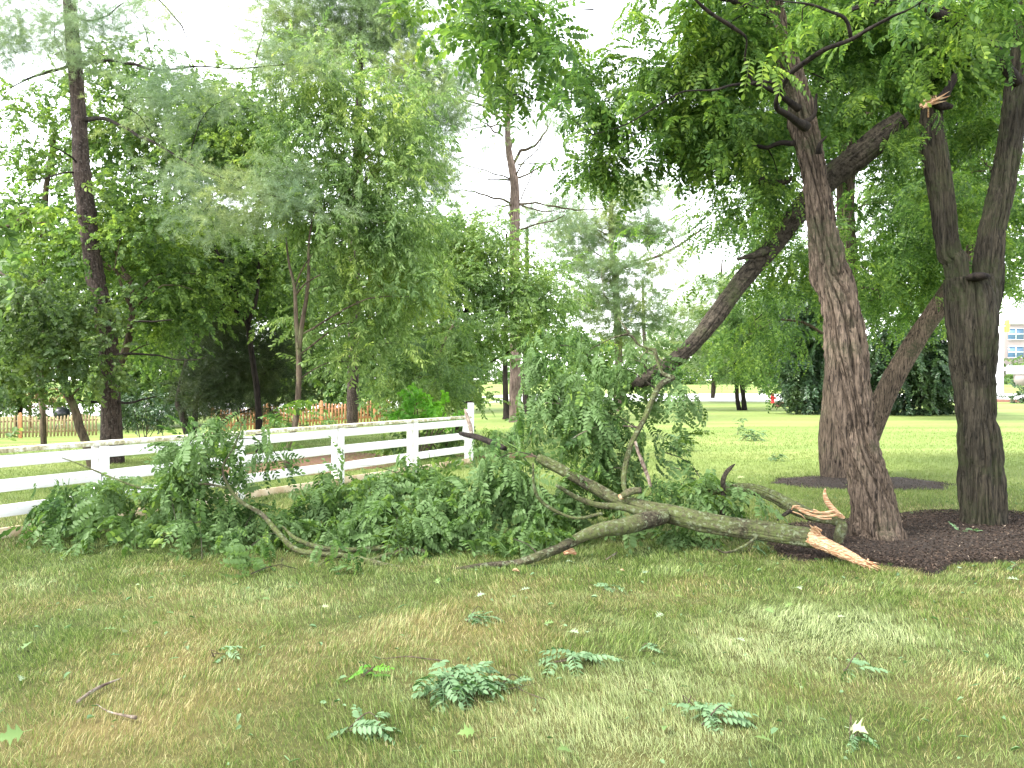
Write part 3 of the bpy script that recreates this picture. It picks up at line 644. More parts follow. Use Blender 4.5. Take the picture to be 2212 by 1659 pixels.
part('splintered_top', r2, splinters(top + [0, -.05, -.02], (-.1, 0, 1), 30, .17, .045, .013, 8) + splinters(P(2000, 222, 9.35), (.95, -.1, .32), 5, .3, .02, .016, 9), M_wood)
fg = P(2112, 598, 9.17)
part('shelf_fungus', r2, [lathe([(.0, .05), (.06, .045), (.10, .03), (.125, .0), (.10, -.03), (.0, -.045)], fg, 24)], M_bark_dark, True)
bl2 = [(1900, 50, 120, 70, 10.4, .6), (2030, 90, 130, 80, 10.4, .6), (2140, 70, 110, 90, 10.4, .6), (1990, 150, 120, 50, 10.6, .5), (2130, 210, 60, 80, 10.8, .5), (1870, 230, 70, 60, 10.6, .5), (2150, 430, 60, 60, 11, .6, .7),
       (2060, 30, 130, 40, 7.6, .4, .8), (2180, 60, 60, 50, 7.8, .3, .7), (1900, 20, 80, 30, 7.4, .3, .5), (1960, 120, 60, 30, 8.2, .2, .4), (2120, 130, 40, 30, 8.2, .25, .4),
       (2000, -120, 330, 100, 9.2, 1.8, .5), (2190, 560, 40, 60, 12, .8, .6)]
rr = np.random.default_rng(12); lc, cen = crown(T_LOCB, bl2, rr, od=4.4, cs=.22, per=9, droop=.35, scale=1.05, gap=.26)
b21 = path(zX, [(2195, 180, 24), (2120, 80, 22), (2000, 20, 20), (1880, 10, 12), (1800, 40, 6)], 9.5, 8.6)
b22 = path(zX, [(2150, 470, 22), (2190, 400, 20), (2230, 360, 12)], 9.4, 8.6)
sk = [smooth_path(*b, .2) for b in (t2r, b21, b22)]
part('branches', r2, [tube(*b21, 10, .08, bark=.005, wig=.05)] + limbs(np.vstack([s[0] for s in sk]), np.concatenate([s[1] for s in sk]), cen, rr, frac=.5, r0=.02, maxn=120, rise=-.4), M_bark_dark, True)
part('crown', r2, lc, M_leaf_locust)

# third locust behind, in the round bed
D3 = 14.4
t3 = path(zX, [(1818, 1052, 130), (1816, 1032, 104), (1814, 980, 90), (1814, 900, 88), (1816, 800, 74), (1822, 680, 60), (1828, 560, 46), (1826, 430, 42), (1834, 300, 46), (1850, 230, 42), (1862, 130, 36), (1870, 0, 30), (1880, -150, 20)], D3, D3)
t3b = path(zX, [(1845, 1000, 44), (1872, 950, 46), (1896, 890, 48), (1935, 810, 46), (1985, 725, 42), (2040, 640, 36), (2110, 520, 30), (2160, 400, 20)], D3, D3-1)
b31 = path(zX, [(1834, 300, 22), (1900, 230, 18), (1990, 330, 14), (2050, 380, 9)], D3, D3-1)
r3 = sky_tree('locust_tree', 'locust tree with a torn bark patch in the round mulch bed behind the leaning one', 'tree', [t3, t3b],
    [(1940, 480, 110, 70, 13.6, 1.5), (1930, 590, 90, 60, 15.8, 1.), (1890, 680, 60, 50, 16, .8, .7), (1980, 620, 70, 40, 15.8, 1., .8), (2080, 420, 120, 110, 14.5, 1.6), (1960, 250, 170, 130, 14.6, 2), (2130, 180, 130, 140, 14.5, 2), (1700, 280, 110, 110, 14.8, 1.6),
     (1600, 150, 140, 120, 15, 1.6, .8), (1800, 60, 260, 110, 15, 2, .8), (1640, 480, 70, 60, 12, .8), (1690, 560, 60, 60, 12.4, .8), (1650, 660, 70, 90, 12.6, .8, .9), (1850, 560, 50, 110, 13, .6, .6), (2170, 560, 60, 60, 15, 1., .5)],
    T_LOC, M_leaf_locust, M_bark_hero, 33, 'big locust trees in mulch beds', sides=60, bark=.03, od=4.4, cs=.36, per=8, droop=.4, scale=1.15, gap=.22, lk=dict(frac=.4, r0=.03, maxn=150, rise=-.3), extra=[tube(*b31, 8, .1, wig=.1)])
tp = P(1836, 990, 14.12)
part('torn_bark', r3, [tube(np.array([tp+[-.06, 0, .15], tp+[0, -.03, 0], tp+[.02, -.04, -.28]]), np.array([.02, .06, .05]), 10, .04, bark=.012, seed=3)], M_bark_dead, True)

# ------------------------------------------------------------------ broken limb still hanging from the forked tree
rr = np.random.default_rng(14)
hl = path(zX, [(1952, 256, 44, 9.5), (1910, 290, 64, 9.6), (1850, 340, 66, 9.65), (1780, 395, 64, 9.7), (1715, 470, 58, 9.7), (1660, 540, 50, 9.65), (1600, 610, 48, 9.6), (1548, 680, 46, 9.5), (1495, 745, 44, 9.4), (1440, 790, 44, 9.3), (1400, 815, 42, 9.2), (1370, 835, 22, 9.1)], 9)
HS = .80
rh = thing('hanging_limb', 'long thick broken limb slanting down from the forked tree into the heap of branches', 'limb', hl[0][-1])
part('limb', rh, [hero(hl, 70, .035, .022, 51, .1)], M_bark_limb, True)
f3 = [path(zK, [(1420, 530, 60), (1370, 560, 66), (1300, 610, 68), (1225, 740, 70), (1150, 920, 68), (1055, 1100, 66), (1010, 1220, 66), (975, 1380, 62), (965, 1500, 58), (985, 1600, 55)], 8.9, 8.5),
      path(zK, [(1400, 525, 62), (1310, 480, 40), (1270, 380, 38), (1240, 270, 50)], 8.9, 9.0),
      path(zK, [(1250, 280, 50), (1170, 255, 34), (1090, 225, 30), (1010, 135, 34), (870, 160, 26), (740, 222, 16)], 9.0, 9.1),
      path(zK, [(1010, 130, 30), (960, 60, 24), (900, -20, 14)], 9.05, 9.2), path(zK, [(1180, 280, 22), (1120, 340, 18), (1110, 380, 10)], 9, 9)]
part('side_branch', rh, [tube(b[0], b[1]*.82, 18, .03, bark=.008, seed=60+i, freq=2, wig=.03) for i, b in enumerate(f3)], M_bark_moss, True)
f4 = [path(zK, [(1060, 1120, 40), (1085, 1220, 40), (1120, 1300, 44), (1180, 1450, 44), (1205, 1545, 40)], 8.6, 8.5), path(zK, [(1100, 1000, 34), (1040, 988, 26), (950, 980, 14)], 8.75, 8.8), path(zK, [(1255, 635, 20), (1080, 500, 18), (930, 430, 10)], 8.9, 9),
      path(zK, [(1420, 480, 14), (1350, 400, 10), (1230, 320, 8), (1150, 300, 5)], 9.1, 9.2), path(zX, [(1655, 540, 22), (1625, 550, 16), (1592, 558, 8)], 9.55, 9.3), path(zX, [(1715, 385, 12), (1690, 395, 20), (1640, 392, 16), (1655, 380, 6)], 9.5, 9.5),
      path(zK, [(480, 1090, 8), (560, 1040, 10), (700, 980, 8)], 8.6, 8.6), path(zK, [(230, 760, 8), (330, 765, 12), (480, 790, 14), (650, 840, 16)], 8.8, 8.9)]
for i, b in enumerate(f4): part('dead_twig', rh, [tube(b[0], b[1]*.85, 10, .03, bark=.006, seed=70+i, freq=2, wig=.03)], M_bark_limb if i in (2, 4, 5) else M_bark_dead, True)
blh = [(1250, 755, 50, 28, 9.3, .35), (1210, 728, 55, 18, 9.3, .25, .8), (1330, 770, 45, 34, 9.4, .35, .7), (1190, 850, 40, 45, 9.2, .35), (1265, 840, 60, 55, 9.2, .45), (1320, 880, 50, 50, 9, .4), (1255, 930, 60, 45, 9, .45), (1320, 960, 36, 55, 8.9, .35), (1290, 1010, 45, 30, 8.8, .3), (1150, 940, 35, 35, 9.2, .3, .8),
       (1425, 860, 20, 60, 9.1, .15, .9), (1475, 840, 10, 30, 9, .1, 1.), (1400, 920, 18, 40, 9.1, .15, .9), (1385, 815, 34, 26, 8.95, .2), (1335, 830, 50, 40, 9.0, .3), (1180, 790, 40, 30, 9.2, .3), (1400, 715, 34, 16, 9.3, .25, .4)]
lc, cen = crown(T_LOCB + T_FRDB, blh, rr, od=4.0, cs=.13, per=9, droop=1.1, scale=1.0, outward=.35, minz=.05, gap=.12)
sk = [smooth_path(*b, .2) for b in [hl] + f3[:3]]
part('twigs', rh, limbs(np.vstack([s[0] for s in sk]), np.concatenate([s[1] for s in sk]), cen, rr, frac=.3, r0=.014, maxn=70, rise=-1.5), M_bark_limb, True)
part('foliage', rh, lc, M_leaf_fallen)
bu = [(1640, 440, 70, 45, 9.6, .4), (1600, 480, 40, 30, 9.5, .3, .8), (1935, 320, 26, 44, 9.3, .2, .9), (1958, 268, 22, 34, 9.25, .15, 1.2)]
lc, cen = crown(T_LOC, bu, rr, od=3.2, cs=.16, per=6, droop=.7, scale=.9)
part('upper_foliage', rh, lc, M_leaf_locust)

# ------------------------------------------------------------------ fallen limb with the splintered end
lg = path(zX, [(1765, 1165, 40, 7.75), (1735, 1160, 41, 7.8), (1690, 1153, 41, 7.9), (1640, 1146, 41, 8.0), (1580, 1139, 41, 8.05), (1520, 1130, 44, 8.1), (1460, 1114, 42, 8.2), (1410, 1103, 38, 8.25), (1370, 1092, 32, 8.3), (1335, 1082, 26, 8.35), (1290, 1058, 25, 8.4), (1230, 1024, 24, 8.45), (1190, 1002, 24, 8.5), (1160, 988, 20, 8.5)], 8)
HS = 1.0
rl = thing('fallen_limb', 'fallen mossy limb on the lawn with bright orange splintered end beside the leaning trunk', 'limb', (lg[0][3][0], lg[0][3][1], 0))
part('limb', rl, [hero(lg, 64, .03, .016, 81, .1)], M_bark_moss, True)
sd = [path(zX, [(1440, 1115, 34, 8.15), (1400, 1125, 42, 8.05), (1350, 1138, 40, 7.95), (1300, 1145, 34, 7.85), (1262, 1158, 28, 7.8), (1228, 1175, 24, 7.75), (1190, 1192, 22, 7.65), (1140, 1208, 22, 7.5), (1100, 1216, 20, 7.5), (1040, 1222, 16, 7.45), (985, 1229, 10, 7.4)], 8),
      path(zX, [(1420, 1122, 30, 8.2), (1350, 1098, 18, 8.2), (1290, 1092, 15, 8.15), (1240, 1075, 12, 8.1), (1200, 1050, 8, 8)], 8),
      path(zX, [(1300, 1110, 10, 8.1), (1240, 1120, 9, 8.0), (1180, 1095, 9, 8.0), (1155, 1060, 8, 7.95), (1150, 1000, 6, 7.9)], 8),
      path(zX, [(1640, 1160, 8, 7.95), (1610, 1180, 8, 7.8), (1570, 1195, 6, 7.7), (1545, 1188, 4, 7.65)], 8)]
part('side_branch', rl, [tube(b[0], b[1]*(.98 if i == 0 else .85), 26 if i == 0 else 12, .03, bark=.012 if i == 0 else .004, seed=90+i, freq=1.5, wig=.03) for i, b in enumerate(sd)], M_bark_moss, True)
sp = path(zX, [(1752, 1162, 36, 7.76), (1775, 1172, 32, 7.68), (1800, 1184, 28, 7.6), (1830, 1198, 23, 7.52), (1860, 1213, 17, 7.44), (1878, 1222, 11, 7.4), (1885, 1227, 5, 7.38)], 8)
ch = [tube(*sp, 44, .01, bark=.016, seed=97, freq=2.6)]
rs = np.random.default_rng(5)
for i in range(26):
    k = rs.integers(0, 6); p = sp[0][k] + unit(rs.normal(size=3))*sp[1][k]*.75; d = unit(sp[0][k+1]-sp[0][k] + rs.normal(size=3)*.02); l = rs.uniform(.06, .2)
    ch.append(tube(np.array([p-d*.05, p+d*l*.5, p+d*l]), np.array([.009, .007, .001]), 5, .3, cap=False))
ch += splinters(P(1764, 1147, 7.66), (-.5, -.15, .35), 9, .09, .02, .011, 71)
part('splintered_end', rl, ch, M_wood)
part('bark_strip', rl, [tube(sp[0] - np.array([0, -.005, .42])*sp[1][:, None], sp[1]*.74, 24, .015, bark=.008, seed=98, freq=2)], M_bark_limb, True)
knot = zK(935, 1625); kp = P(knot[0], knot[1], 8.25)
part('snapped_stub', rl, [tube(np.array([kp+[.2, 0, .06], kp+[.1, 0, .05], kp]), np.array([.03, .035, .03]), 12, .03, bark=.006, seed=3)] , M_bark_moss, True)
part('orange_break', rl, [tube(np.array([kp+[.01, 0, 0], kp-[.02, 0.01, .004]]), np.array([.03, .026]), 12, .01, bark=.01, seed=4)], M_wood)
bll = [(1060, 1010, 60, 40, 8.9, .4), (1125, 1060, 75, 60, 8.6, .4), (1100, 1140, 100, 45, 8.15, .35), (1200, 1110, 50, 50, 8.4, .35), (1000, 1140, 80, 50, 8.3, .4), (1240, 1070, 45, 40, 8.8, .35), (1000, 1180, 90, 20, 8.15, .2), (930, 1110, 70, 50, 8.6, .35), (1180, 1150, 60, 24, 8.35, .25), (1070, 950, 28, 30, 9.6, .25, .8), (900, 1160, 70, 50, 8.1, .35)]
lc, cen = crown(T_LOCB + T_FRDB, bll, rr, od=4.4, cs=.13, per=10, droop=.7, scale=1.12, outward=.4, gap=.0, reflect=True)
sk = [smooth_path(*b, .2) for b in [lg] + sd[:3]]
part('twigs', rl, limbs(np.vstack([s[0] for s in sk]), np.concatenate([s[1] for s in sk]), cen, rr, frac=.3, r0=.016, maxn=90, rise=-1), M_bark_limb, True)
part('foliage', rl, lc, M_leaf_fallen)

# arched limb behind it
al = path(zJ, [(250, 520, 80, 8.9), (340, 480, 100, 8.85), (430, 468, 105, 8.8), (560, 452, 105, 8.75), (700, 462, 108, 8.7), (850, 520, 112, 8.65), (980, 590, 118, 8.6), (1080, 640, 122, 8.5), (1200, 690, 112, 8.45), (1330, 730, 100, 8.4), (1430, 745, 95, 8.36), (1490, 770, 110, 8.33), (1490, 830, 125, 8.31), (1470, 900, 110, 8.3), (1460, 990, 70, 8.3)], 8)
ra = thing('fallen_limb', 'arched fallen limb with pale torn wood strip sticking up just left of the leaning trunk', 'limb', (al[0][6][0], al[0][6][1], 0))
part('limb', ra, [hero(al, 60, .03, .016, 101, .1)], M_bark_moss, True)
us = [path(zJ, [(385, 740, 56), (392, 640, 50), (400, 540, 50), (398, 400, 52), (415, 330, 48), (450, 275, 42), (510, 218, 14)], 8.6, 8.6), path(zJ, [(1030, 650, 40), (960, 690, 34), (900, 738, 18)], 8.45, 8.3), path(zJ, [(440, 285, 16), (470, 275, 12), (492, 280, 6)], 8.6, 8.55)]
for i, b in enumerate(us): part('stub', ra, [tube(*b, 14, .03, bark=.008, seed=111+i, freq=2)], M_bark_limb, True)
def strip(pts, w, t, up):
    ch = []; pts = np.array(pts)
    c, ww = smooth_path(pts, w, .02); T = unit(np.gradient(c, axis=0)); S = unit(np.cross(T, up)); N_ = np.cross(S, T)
    n = len(c); v = np.concatenate([c - S*ww[:, None] , c + S*ww[:, None]*.8, c + S*ww[:, None]*.8 + N_*t, c - S*ww[:, None] + N_*t]); i = np.arange(n-1)
    return (v, [np.vstack([np.stack([i+a*n, i+1+a*n, i+1+b*n, i+b*n], 1) for a, b in ((0,1),(1,2),(2,3),(3,0))]), np.array([[0, n, 2*n, 3*n], [n-1, 2*n-1, 3*n-1, 4*n-1]])])
sA = path(zJ, [(1345, 450, 8), (1340, 500, 34), (1365, 570, 54), (1420, 640, 56), (1480, 695, 50), (1520, 720, 30)], 8.22, 8.28)
tw = [strip(sA[0], sA[1], .015, np.array([0, 1, 0]))]
for (pts, w) in (([(1040, 610), (1150, 640), (1260, 670), (1380, 660), (1440, 640)], 20), ([(1100, 640), (1200, 690), (1320, 705), (1450, 690)], 24), ([(1060, 620), (1180, 670), (1300, 722), (1400, 725)], 18), ([(1230, 640), (1330, 680), (1430, 660), (1500, 690)], 18), ([(1030, 640), (1060, 605), (1110, 610)], 14), ([(1040, 660), (1120, 690), (1155, 730)], 12)):
    q = path(zJ, [(a, b, w) for a, b in pts], 8.2, 8.17); tw.append(tube(q[0] , q[1], 8, .03, bark=.006, seed=w, freq=3))
part('torn_wood', ra, tw, M_wood)
blj = [(1440, 1050, 45, 36, 8.8, .35), (1495, 1065, 50, 36, 8.7, .35), (1535, 1055, 30, 32, 8.7, .25), (1390, 1065, 36, 20, 8.7, .25), (1480, 1155, 60, 35, 8.4, .3, .9), (1450, 990, 30, 30, 8.9, .25, .7), (1560, 1110, 30, 25, 8.6, .2, .8)]
lc, cen = crown(T_LOCB + T_FRDB, blj, rr, od=4.4, cs=.12, per=10, droop=.65, scale=1.12, outward=.4, gap=.0, reflect=True)
sk = smooth_path(*al, .2); part('twigs', ra, limbs(sk[0], sk[1], cen, rr, frac=.4, r0=.012, maxn=40, rise=-1), M_bark_limb, True)
part('foliage', ra, lc, M_leaf_fallen)

# leafy branch sprawling at left in front of the white fence
ab = [path(zX, [(1000, 1222, 16, 7.7), (930, 1226, 17, 7.55), (870, 1228, 16, 7.5), (800, 1212, 16, 7.6), (740, 1200, 16, 7.7), (680, 1196, 15, 7.8), (635, 1184, 15, 7.9), (600, 1150, 14, 8), (565, 1112, 12, 8.1), (520, 1085, 10, 8.15), (492, 1050, 8, 8.2), (480, 1010, 6, 8.25), (505, 965, 5, 8.3), (520, 930, 3, 8.3)], 8),
      path(zX, [(920, 1195, 14, 7.9), (850, 1182, 14, 7.9), (780, 1188, 14, 7.9), (700, 1188, 14, 7.95), (640, 1168, 12, 8), (610, 1140, 6, 8.1)], 8),
      path(zX, [(490, 1052, 7, 8.2), (430, 1045, 6, 8.3), (330, 1060, 6, 8.5), (250, 1035, 5, 8.6), (190, 1010, 5, 8.7), (135, 990, 2, 8.8)], 8),
      path(zX, [(740, 1200, 8, 7.7), (700, 1215, 8, 7.55), (675, 1245, 5, 7.4)], 8), path(zX, [(870, 1190, 14, 7.8), (820, 1205, 12, 7.75), (760, 1220, 6, 7.6)], 8)]
rb = thing('fallen_branch', 'leafy locust branch sprawling across the lawn at left in front of the white fence', 'branch', (ab[0][0][3][0], ab[0][0][3][1], 0))
part('limb', rb, [tube(b[0], b[1]*.85, 14, .03, bark=.006, seed=120+i, freq=2, wig=.03) for i, b in enumerate(ab)], M_bark_moss, True)
blb = [(120, 1090, 50, 45, 8.75, .3), (200, 1110, 70, 40, 8.7, .35), (250, 1060, 50, 40, 8.7, .3), (320, 1110, 70, 45, 8.6, .4), (350, 1020, 50, 40, 8.6, .3), (410, 965, 50, 30, 8.6, .25), (410, 1050, 60, 50, 8.4, .35), (505, 922, 42, 22, 8.35, .2), (470, 980, 40, 40, 8.4, .22), (578, 975, 26, 34, 8.3, .18, .9), (555, 950, 34, 14, 8.3, .12, .7), (430, 1135, 70, 35, 8.3, .25, .9), (500, 1120, 60, 32, 8.4, .3, .9), (410, 1165, 28, 22, 8.1, .12, .8),
       (620, 1110, 60, 44, 8.9, .35), (700, 1070, 70, 42, 9.0, .35), (765, 1070, 60, 45, 8.95, .35), (720, 1145, 100, 36, 8.4, .35), (835, 1090, 55, 55, 8.7, .35), (860, 1150, 70, 50, 8.2, .35), (540, 1150, 70, 40, 8.3, .3), (610, 1212, 70, 12, 7.45, .25, .6), (690, 1232, 110, 10, 7.15, .2, .7), (590, 1236, 55, 8, 7.1, .18, .6), (790, 1226, 70, 10, 7.25, .18, .7), (560, 1192, 60, 16, 7.7, .18, .8), (440, 1208, 50, 10, 7.5, .12, .9), (650, 1160, 90, 30, 8.2, .3, .9), (830, 1160, 80, 34, 8.2, .3), (900, 1005, 45, 40, 9.6, .3), (885, 1050, 45, 34, 9.2, .3)]
lc, cen = crown(T_LOCB + T_FRDB, blb, rr, od=4.4, cs=.12, per=10, droop=.65, scale=1.12, outward=.4, gap=.0, reflect=True)
sk = [smooth_path(*b, .2) for b in ab]
part('twigs', rb, limbs(np.vstack([s[0] for s in sk]), np.concatenate([s[1] for s in sk]), cen, rr, frac=.35, r0=.010, maxn=110, rise=-1), M_bark_limb, True)
part('foliage', rb, lc, M_leaf_fallen)

# two snapped pieces by the end of the fence
q = path(zO, [(265, 735, 20), (300, 745, 60), (400, 765, 72), (520, 790, 76), (640, 835, 80), (760, 885, 80), (900, 950, 70)], 10.2, 9.3)
o = single('broken_branch', 'dark broken branch end poking left toward the end post of the white fence', 'branch', [tube(*q, 20, .03, bark=.012, seed=7, freq=2)], M_bark_dark, q[0][0], smooth=True)
q = path(zO, [(440, 770, 50), (420, 650, 56), (395, 560, 54), (370, 480, 50), (340, 400, 18)], 10.6, 11.2); q2 = path(zO, [(370, 470, 30), (355, 430, 40), (345, 400, 10)], 11.05, 11.2)
o = single('broken_branch', 'pale lichen covered broken branch standing upright before the tall white post', 'branch', [tube(*q, 16, .03, bark=.01, seed=8, freq=2)], M_bark_dead, q[0][0], smooth=True)

# ------------------------------------------------------------------ background trees
GB = 'background trees beyond the white fence'
# pine with dark whorl rings, at left
d = 16.7
p1 = path(zX, [(239, 1000, 60), (239, 940, 52), (238, 855, 46), (234, 754, 44), (226, 700, 43), (215, 640, 42), (204, 590, 41), (192, 500, 41), (184, 430, 39), (178, 370, 38), (173, 270, 36), (168, 200, 34), (160, 100, 32), (152, 0, 28), (142, -150, 20), (130, -350, 8)], d)
ringz = [(EYE - (y - HY)/FOC*d, .022) for y in (262, 377, 457, 600, 706)]
g1 = [path(zA, [(545, 768, 34), (640, 765, 26), (760, 800, 22), (900, 880, 20), (1010, 930, 17), (1130, 1000, 14), (1280, 1090, 10), (1500, 1180, 6)], d, 14.6),
      path(zA, [(500, 420, 34), (700, 400, 20), (830, 412, 20), (1000, 450, 16), (1250, 430, 12), (1500, 445, 9), (1850, 420, 5)], d, 15), path(zA, [(480, 300, 24), (440, 430, 20), (230, 490, 14), (120, 550, 8), (20, 620, 5)], d, 15.8),
      path(zA, [(530, 1090, 14), (470, 1020, 12), (380, 960, 8), (280, 920, 5)], d, 16), path(zA, [(540, 1105, 18), (440, 1110, 12), (300, 1150, 8), (130, 1160, 4)], d, 16), path(zA, [(480, 120, 20), (600, 140, 14), (700, 100, 10), (800, 30, 5)], d, 15.5),
      path(zA, [(500, -250, 24), (800, -150, 16), (1020, 0, 12), (1160, 160, 10), (1230, 280, 4)], d, 15), path(zD, [(700, 640, 24), (850, 632, 16), (1000, 635, 12), (1180, 670, 8), (1330, 650, 4)], d, 15.5), path(zD, [(660, 950, 20), (560, 935, 14), (500, 920, 10)], d, 16.4),
      path(zD, [(740, 945, 20), (860, 935, 14), (1000, 905, 8)], d, 16), path(zD, [(700, 415, 24), (900, 420, 14), (1110, 412, 7)], d, 16), path(zA, [(1660, 1240, 6), (1800, 1270, 6), (2000, 1285, 4)], 14.8), path(zA, [(1640, 420, 6), (1670, 300, 6), (1700, 200, 3)], 15)]
rr = np.random.default_rng(41); rp = thing('pine_tree', 'tall white pine at left whose trunk has dark rings, rising behind the fence', 'tree', (p1[0][0][0], d, 0), GB)
part('trunk', rp, [tube(p1[0], p1[1]*.9, 40, .04, bark=.014, seed=5, ring=ringz)], M_bark_pine, True)
for i, b in enumerate(g1): part('branch', rp, [tube(*b, 8, .1, bark=.004, seed=i, wig=.05)], M_bark_dark, True)
bp = [(70, 40, 110, 60, 16.5, 1.), (200, 60, 110, 50, 16.2, 1.), (30, 110, 70, 45, 16, .8), (165, 140, 60, 30, 15.9, .6), (300, 30, 70, 28, 15.5, .6, .6), (400, 175, 120, 32, 15.4, .7, .7), (560, 130, 90, 34, 15.2, .6, .7), (650, 155, 80, 30, 15.2, .6, .6), (330, 250, 70, 50, 15.2, .6, .7), (480, 215, 90, 34, 15.1, .6, .7),
      (400, 370, 70, 60, 15, .6, .8), (540, 420, 100, 50, 14.8, .6), (660, 450, 80, 34, 14.7, .5, .8), (430, 470, 80, 40, 14.9, .5, .8), (520, 500, 80, 24, 14.8, .4, .7), (380, 20, 60, 20, 15, .5, .4), (600, 370, 60, 30, 14.8, .4, .5)]
lc, cen = crown(T_PIN, bp, rr, od=1.9, cs=.26, per=12, droop=.1, scale=1.0, outward=.7)
sk = [smooth_path(*b, .2) for b in [p1] + g1[:3] + [g1[5]]]
part('twigs', rp, limbs(np.vstack([s[0] for s in sk]), np.concatenate([s[1] for s in sk]), cen, rr, frac=.4, r0=.014, maxn=140, rise=-.2, maxlen=3), M_bark_dark, True)
part('crown', rp, lc, M_needle_pale)

sky_tree('leaning_tree', 'slim dark trunk leaning left with dark leaves, left of the ringed pine', 'tree',
    [path(zD, [(600, 1400, 64), (590, 1370, 60), (550, 1200, 60), (510, 1100, 60), (480, 980, 58), (430, 880, 56), (400, 760, 46), (330, 560, 30), (250, 350, 16)], 15.7)],
    [(60, 640, 110, 70, 15.4, 1.2), (160, 700, 90, 60, 15.2, 1.), (60, 760, 90, 60, 15, 1.), (165, 790, 70, 45, 15, .8), (25, 840, 50, 36, 14.6, .6)], T_MAP, M_leaf_mapledark, M_bark_brown, 51, GB, sides=20, bark=.012, od=3.6, cs=.34, scale=.85, lk=dict(frac=.12, maxn=60))
sky_tree('maple_tree', 'brown stemmed maple growing right against the ringed pine', 'tree',
    [path(zD, [(725, 1300, 60), (735, 900, 56), (750, 760, 54), (785, 660, 52), (830, 520, 48), (850, 350, 44), (845, 180, 40), (790, 80, 26), (740, -40, 20)], 17.3), path(zD, [(848, 330, 26), (800, 240, 22), (760, 120, 16), (740, 60, 10)], 17.3, 16.6)],
    [(290, 520, 110, 80, 17.6, 1.3), (220, 430, 90, 70, 17.8, 1., .8), (370, 620, 90, 80, 18, 1.), (330, 720, 80, 50, 18.3, 1., .8), (130, 560, 100, 60, 17.8, 1.)], T_MAP, M_leaf_maple, M_bark_brown, 52, GB, sides=20, bark=.01, od=3.6, cs=.36, scale=.85, lk=dict(frac=.12, maxn=60))
sky_tree('maple_tree', 'broad green maple filling the far left with sky showing through its leaves', 'tree',
    [path(zX, [(95, 985, 16), (92, 900, 15), (88, 780, 14), (92, 600, 20), (100, 420, 14), (120, 280, 8)], 22)],
    [(70, 300, 70, 60, 22, 1.5, .5), (140, 260, 90, 90, 22, 1.5, .45), (70, 420, 90, 70, 22, 1.5, .5), (280, 250, 130, 110, 22, 1.5, .7), (290, 360, 110, 60, 22, 1.5, .42), (380, 300, 120, 120, 22.5, 1.5, .9), (30, 520, 70, 80, 22, 1.5, .9), (170, 540, 120, 90, 22.5, 1.5, 1), (350, 500, 120, 80, 22.5, 1.5, .9), (300, 160, 80, 50, 22, 1.2, .6)],
    T_MAP, M_leaf_maple, M_bark_brown, 53, GB, od=3.4, cs=.45, scale=.9, lk=dict(frac=.15, maxn=60, r0=.02))
sky_tree('maple_tree', 'vivid light green maple behind the long pine bough', 'tree',
    [path(zX, [(560, 960, 18), (556, 850, 16), (548, 790, 15), (540, 735, 14), (534, 700, 14), (512, 640, 13), (490, 590, 11), (470, 545, 8)], 19.5), path(zX, [(536, 700, 9), (555, 640, 8), (560, 560, 5)], 19.5)],
    [(540, 270, 110, 60, 21, 1.3), (460, 240, 90, 60, 21, 1.3, .9), (560, 350, 110, 60, 21, 1.3), (480, 330, 90, 70, 20.6, 1.3), (470, 570, 110, 70, 20, 1.3), (400, 520, 80, 60, 20, 1.2), (500, 650, 90, 60, 20, 1.3, .9), (580, 560, 90, 70, 20.5, 1.2)],
    T_MAP, M_leaf_maple, M_bark_dark, 54, GB, od=3.8, cs=.4, scale=.85, lk=dict(frac=.25, maxn=90))
sky_tree('maple_tree', 'mid green maple between the ringed pine and the thin forked elm', 'tree',
    [path(zX, [(420, 950, 14), (424, 860, 13), (430, 760, 11), (436, 650, 8), (440, 560, 5)], 24)],
    [(430, 620, 90, 70, 24, 1.6), (520, 640, 80, 60, 24, 1.6), (380, 680, 70, 60, 24, 1.4), (600, 640, 70, 70, 24.5, 1.6), (640, 740, 60, 60, 24.5, 1.4), (340, 760, 60, 50, 24, 1.4), (560, 520, 80, 60, 24, 1.6), (420, 470, 80, 60, 24, 1.6)],
    T_MAP, M_leaf_maple, M_bark_dark, 59, GB, od=3.4, cs=.45, scale=1.1, lk=dict(frac=.12, maxn=50))
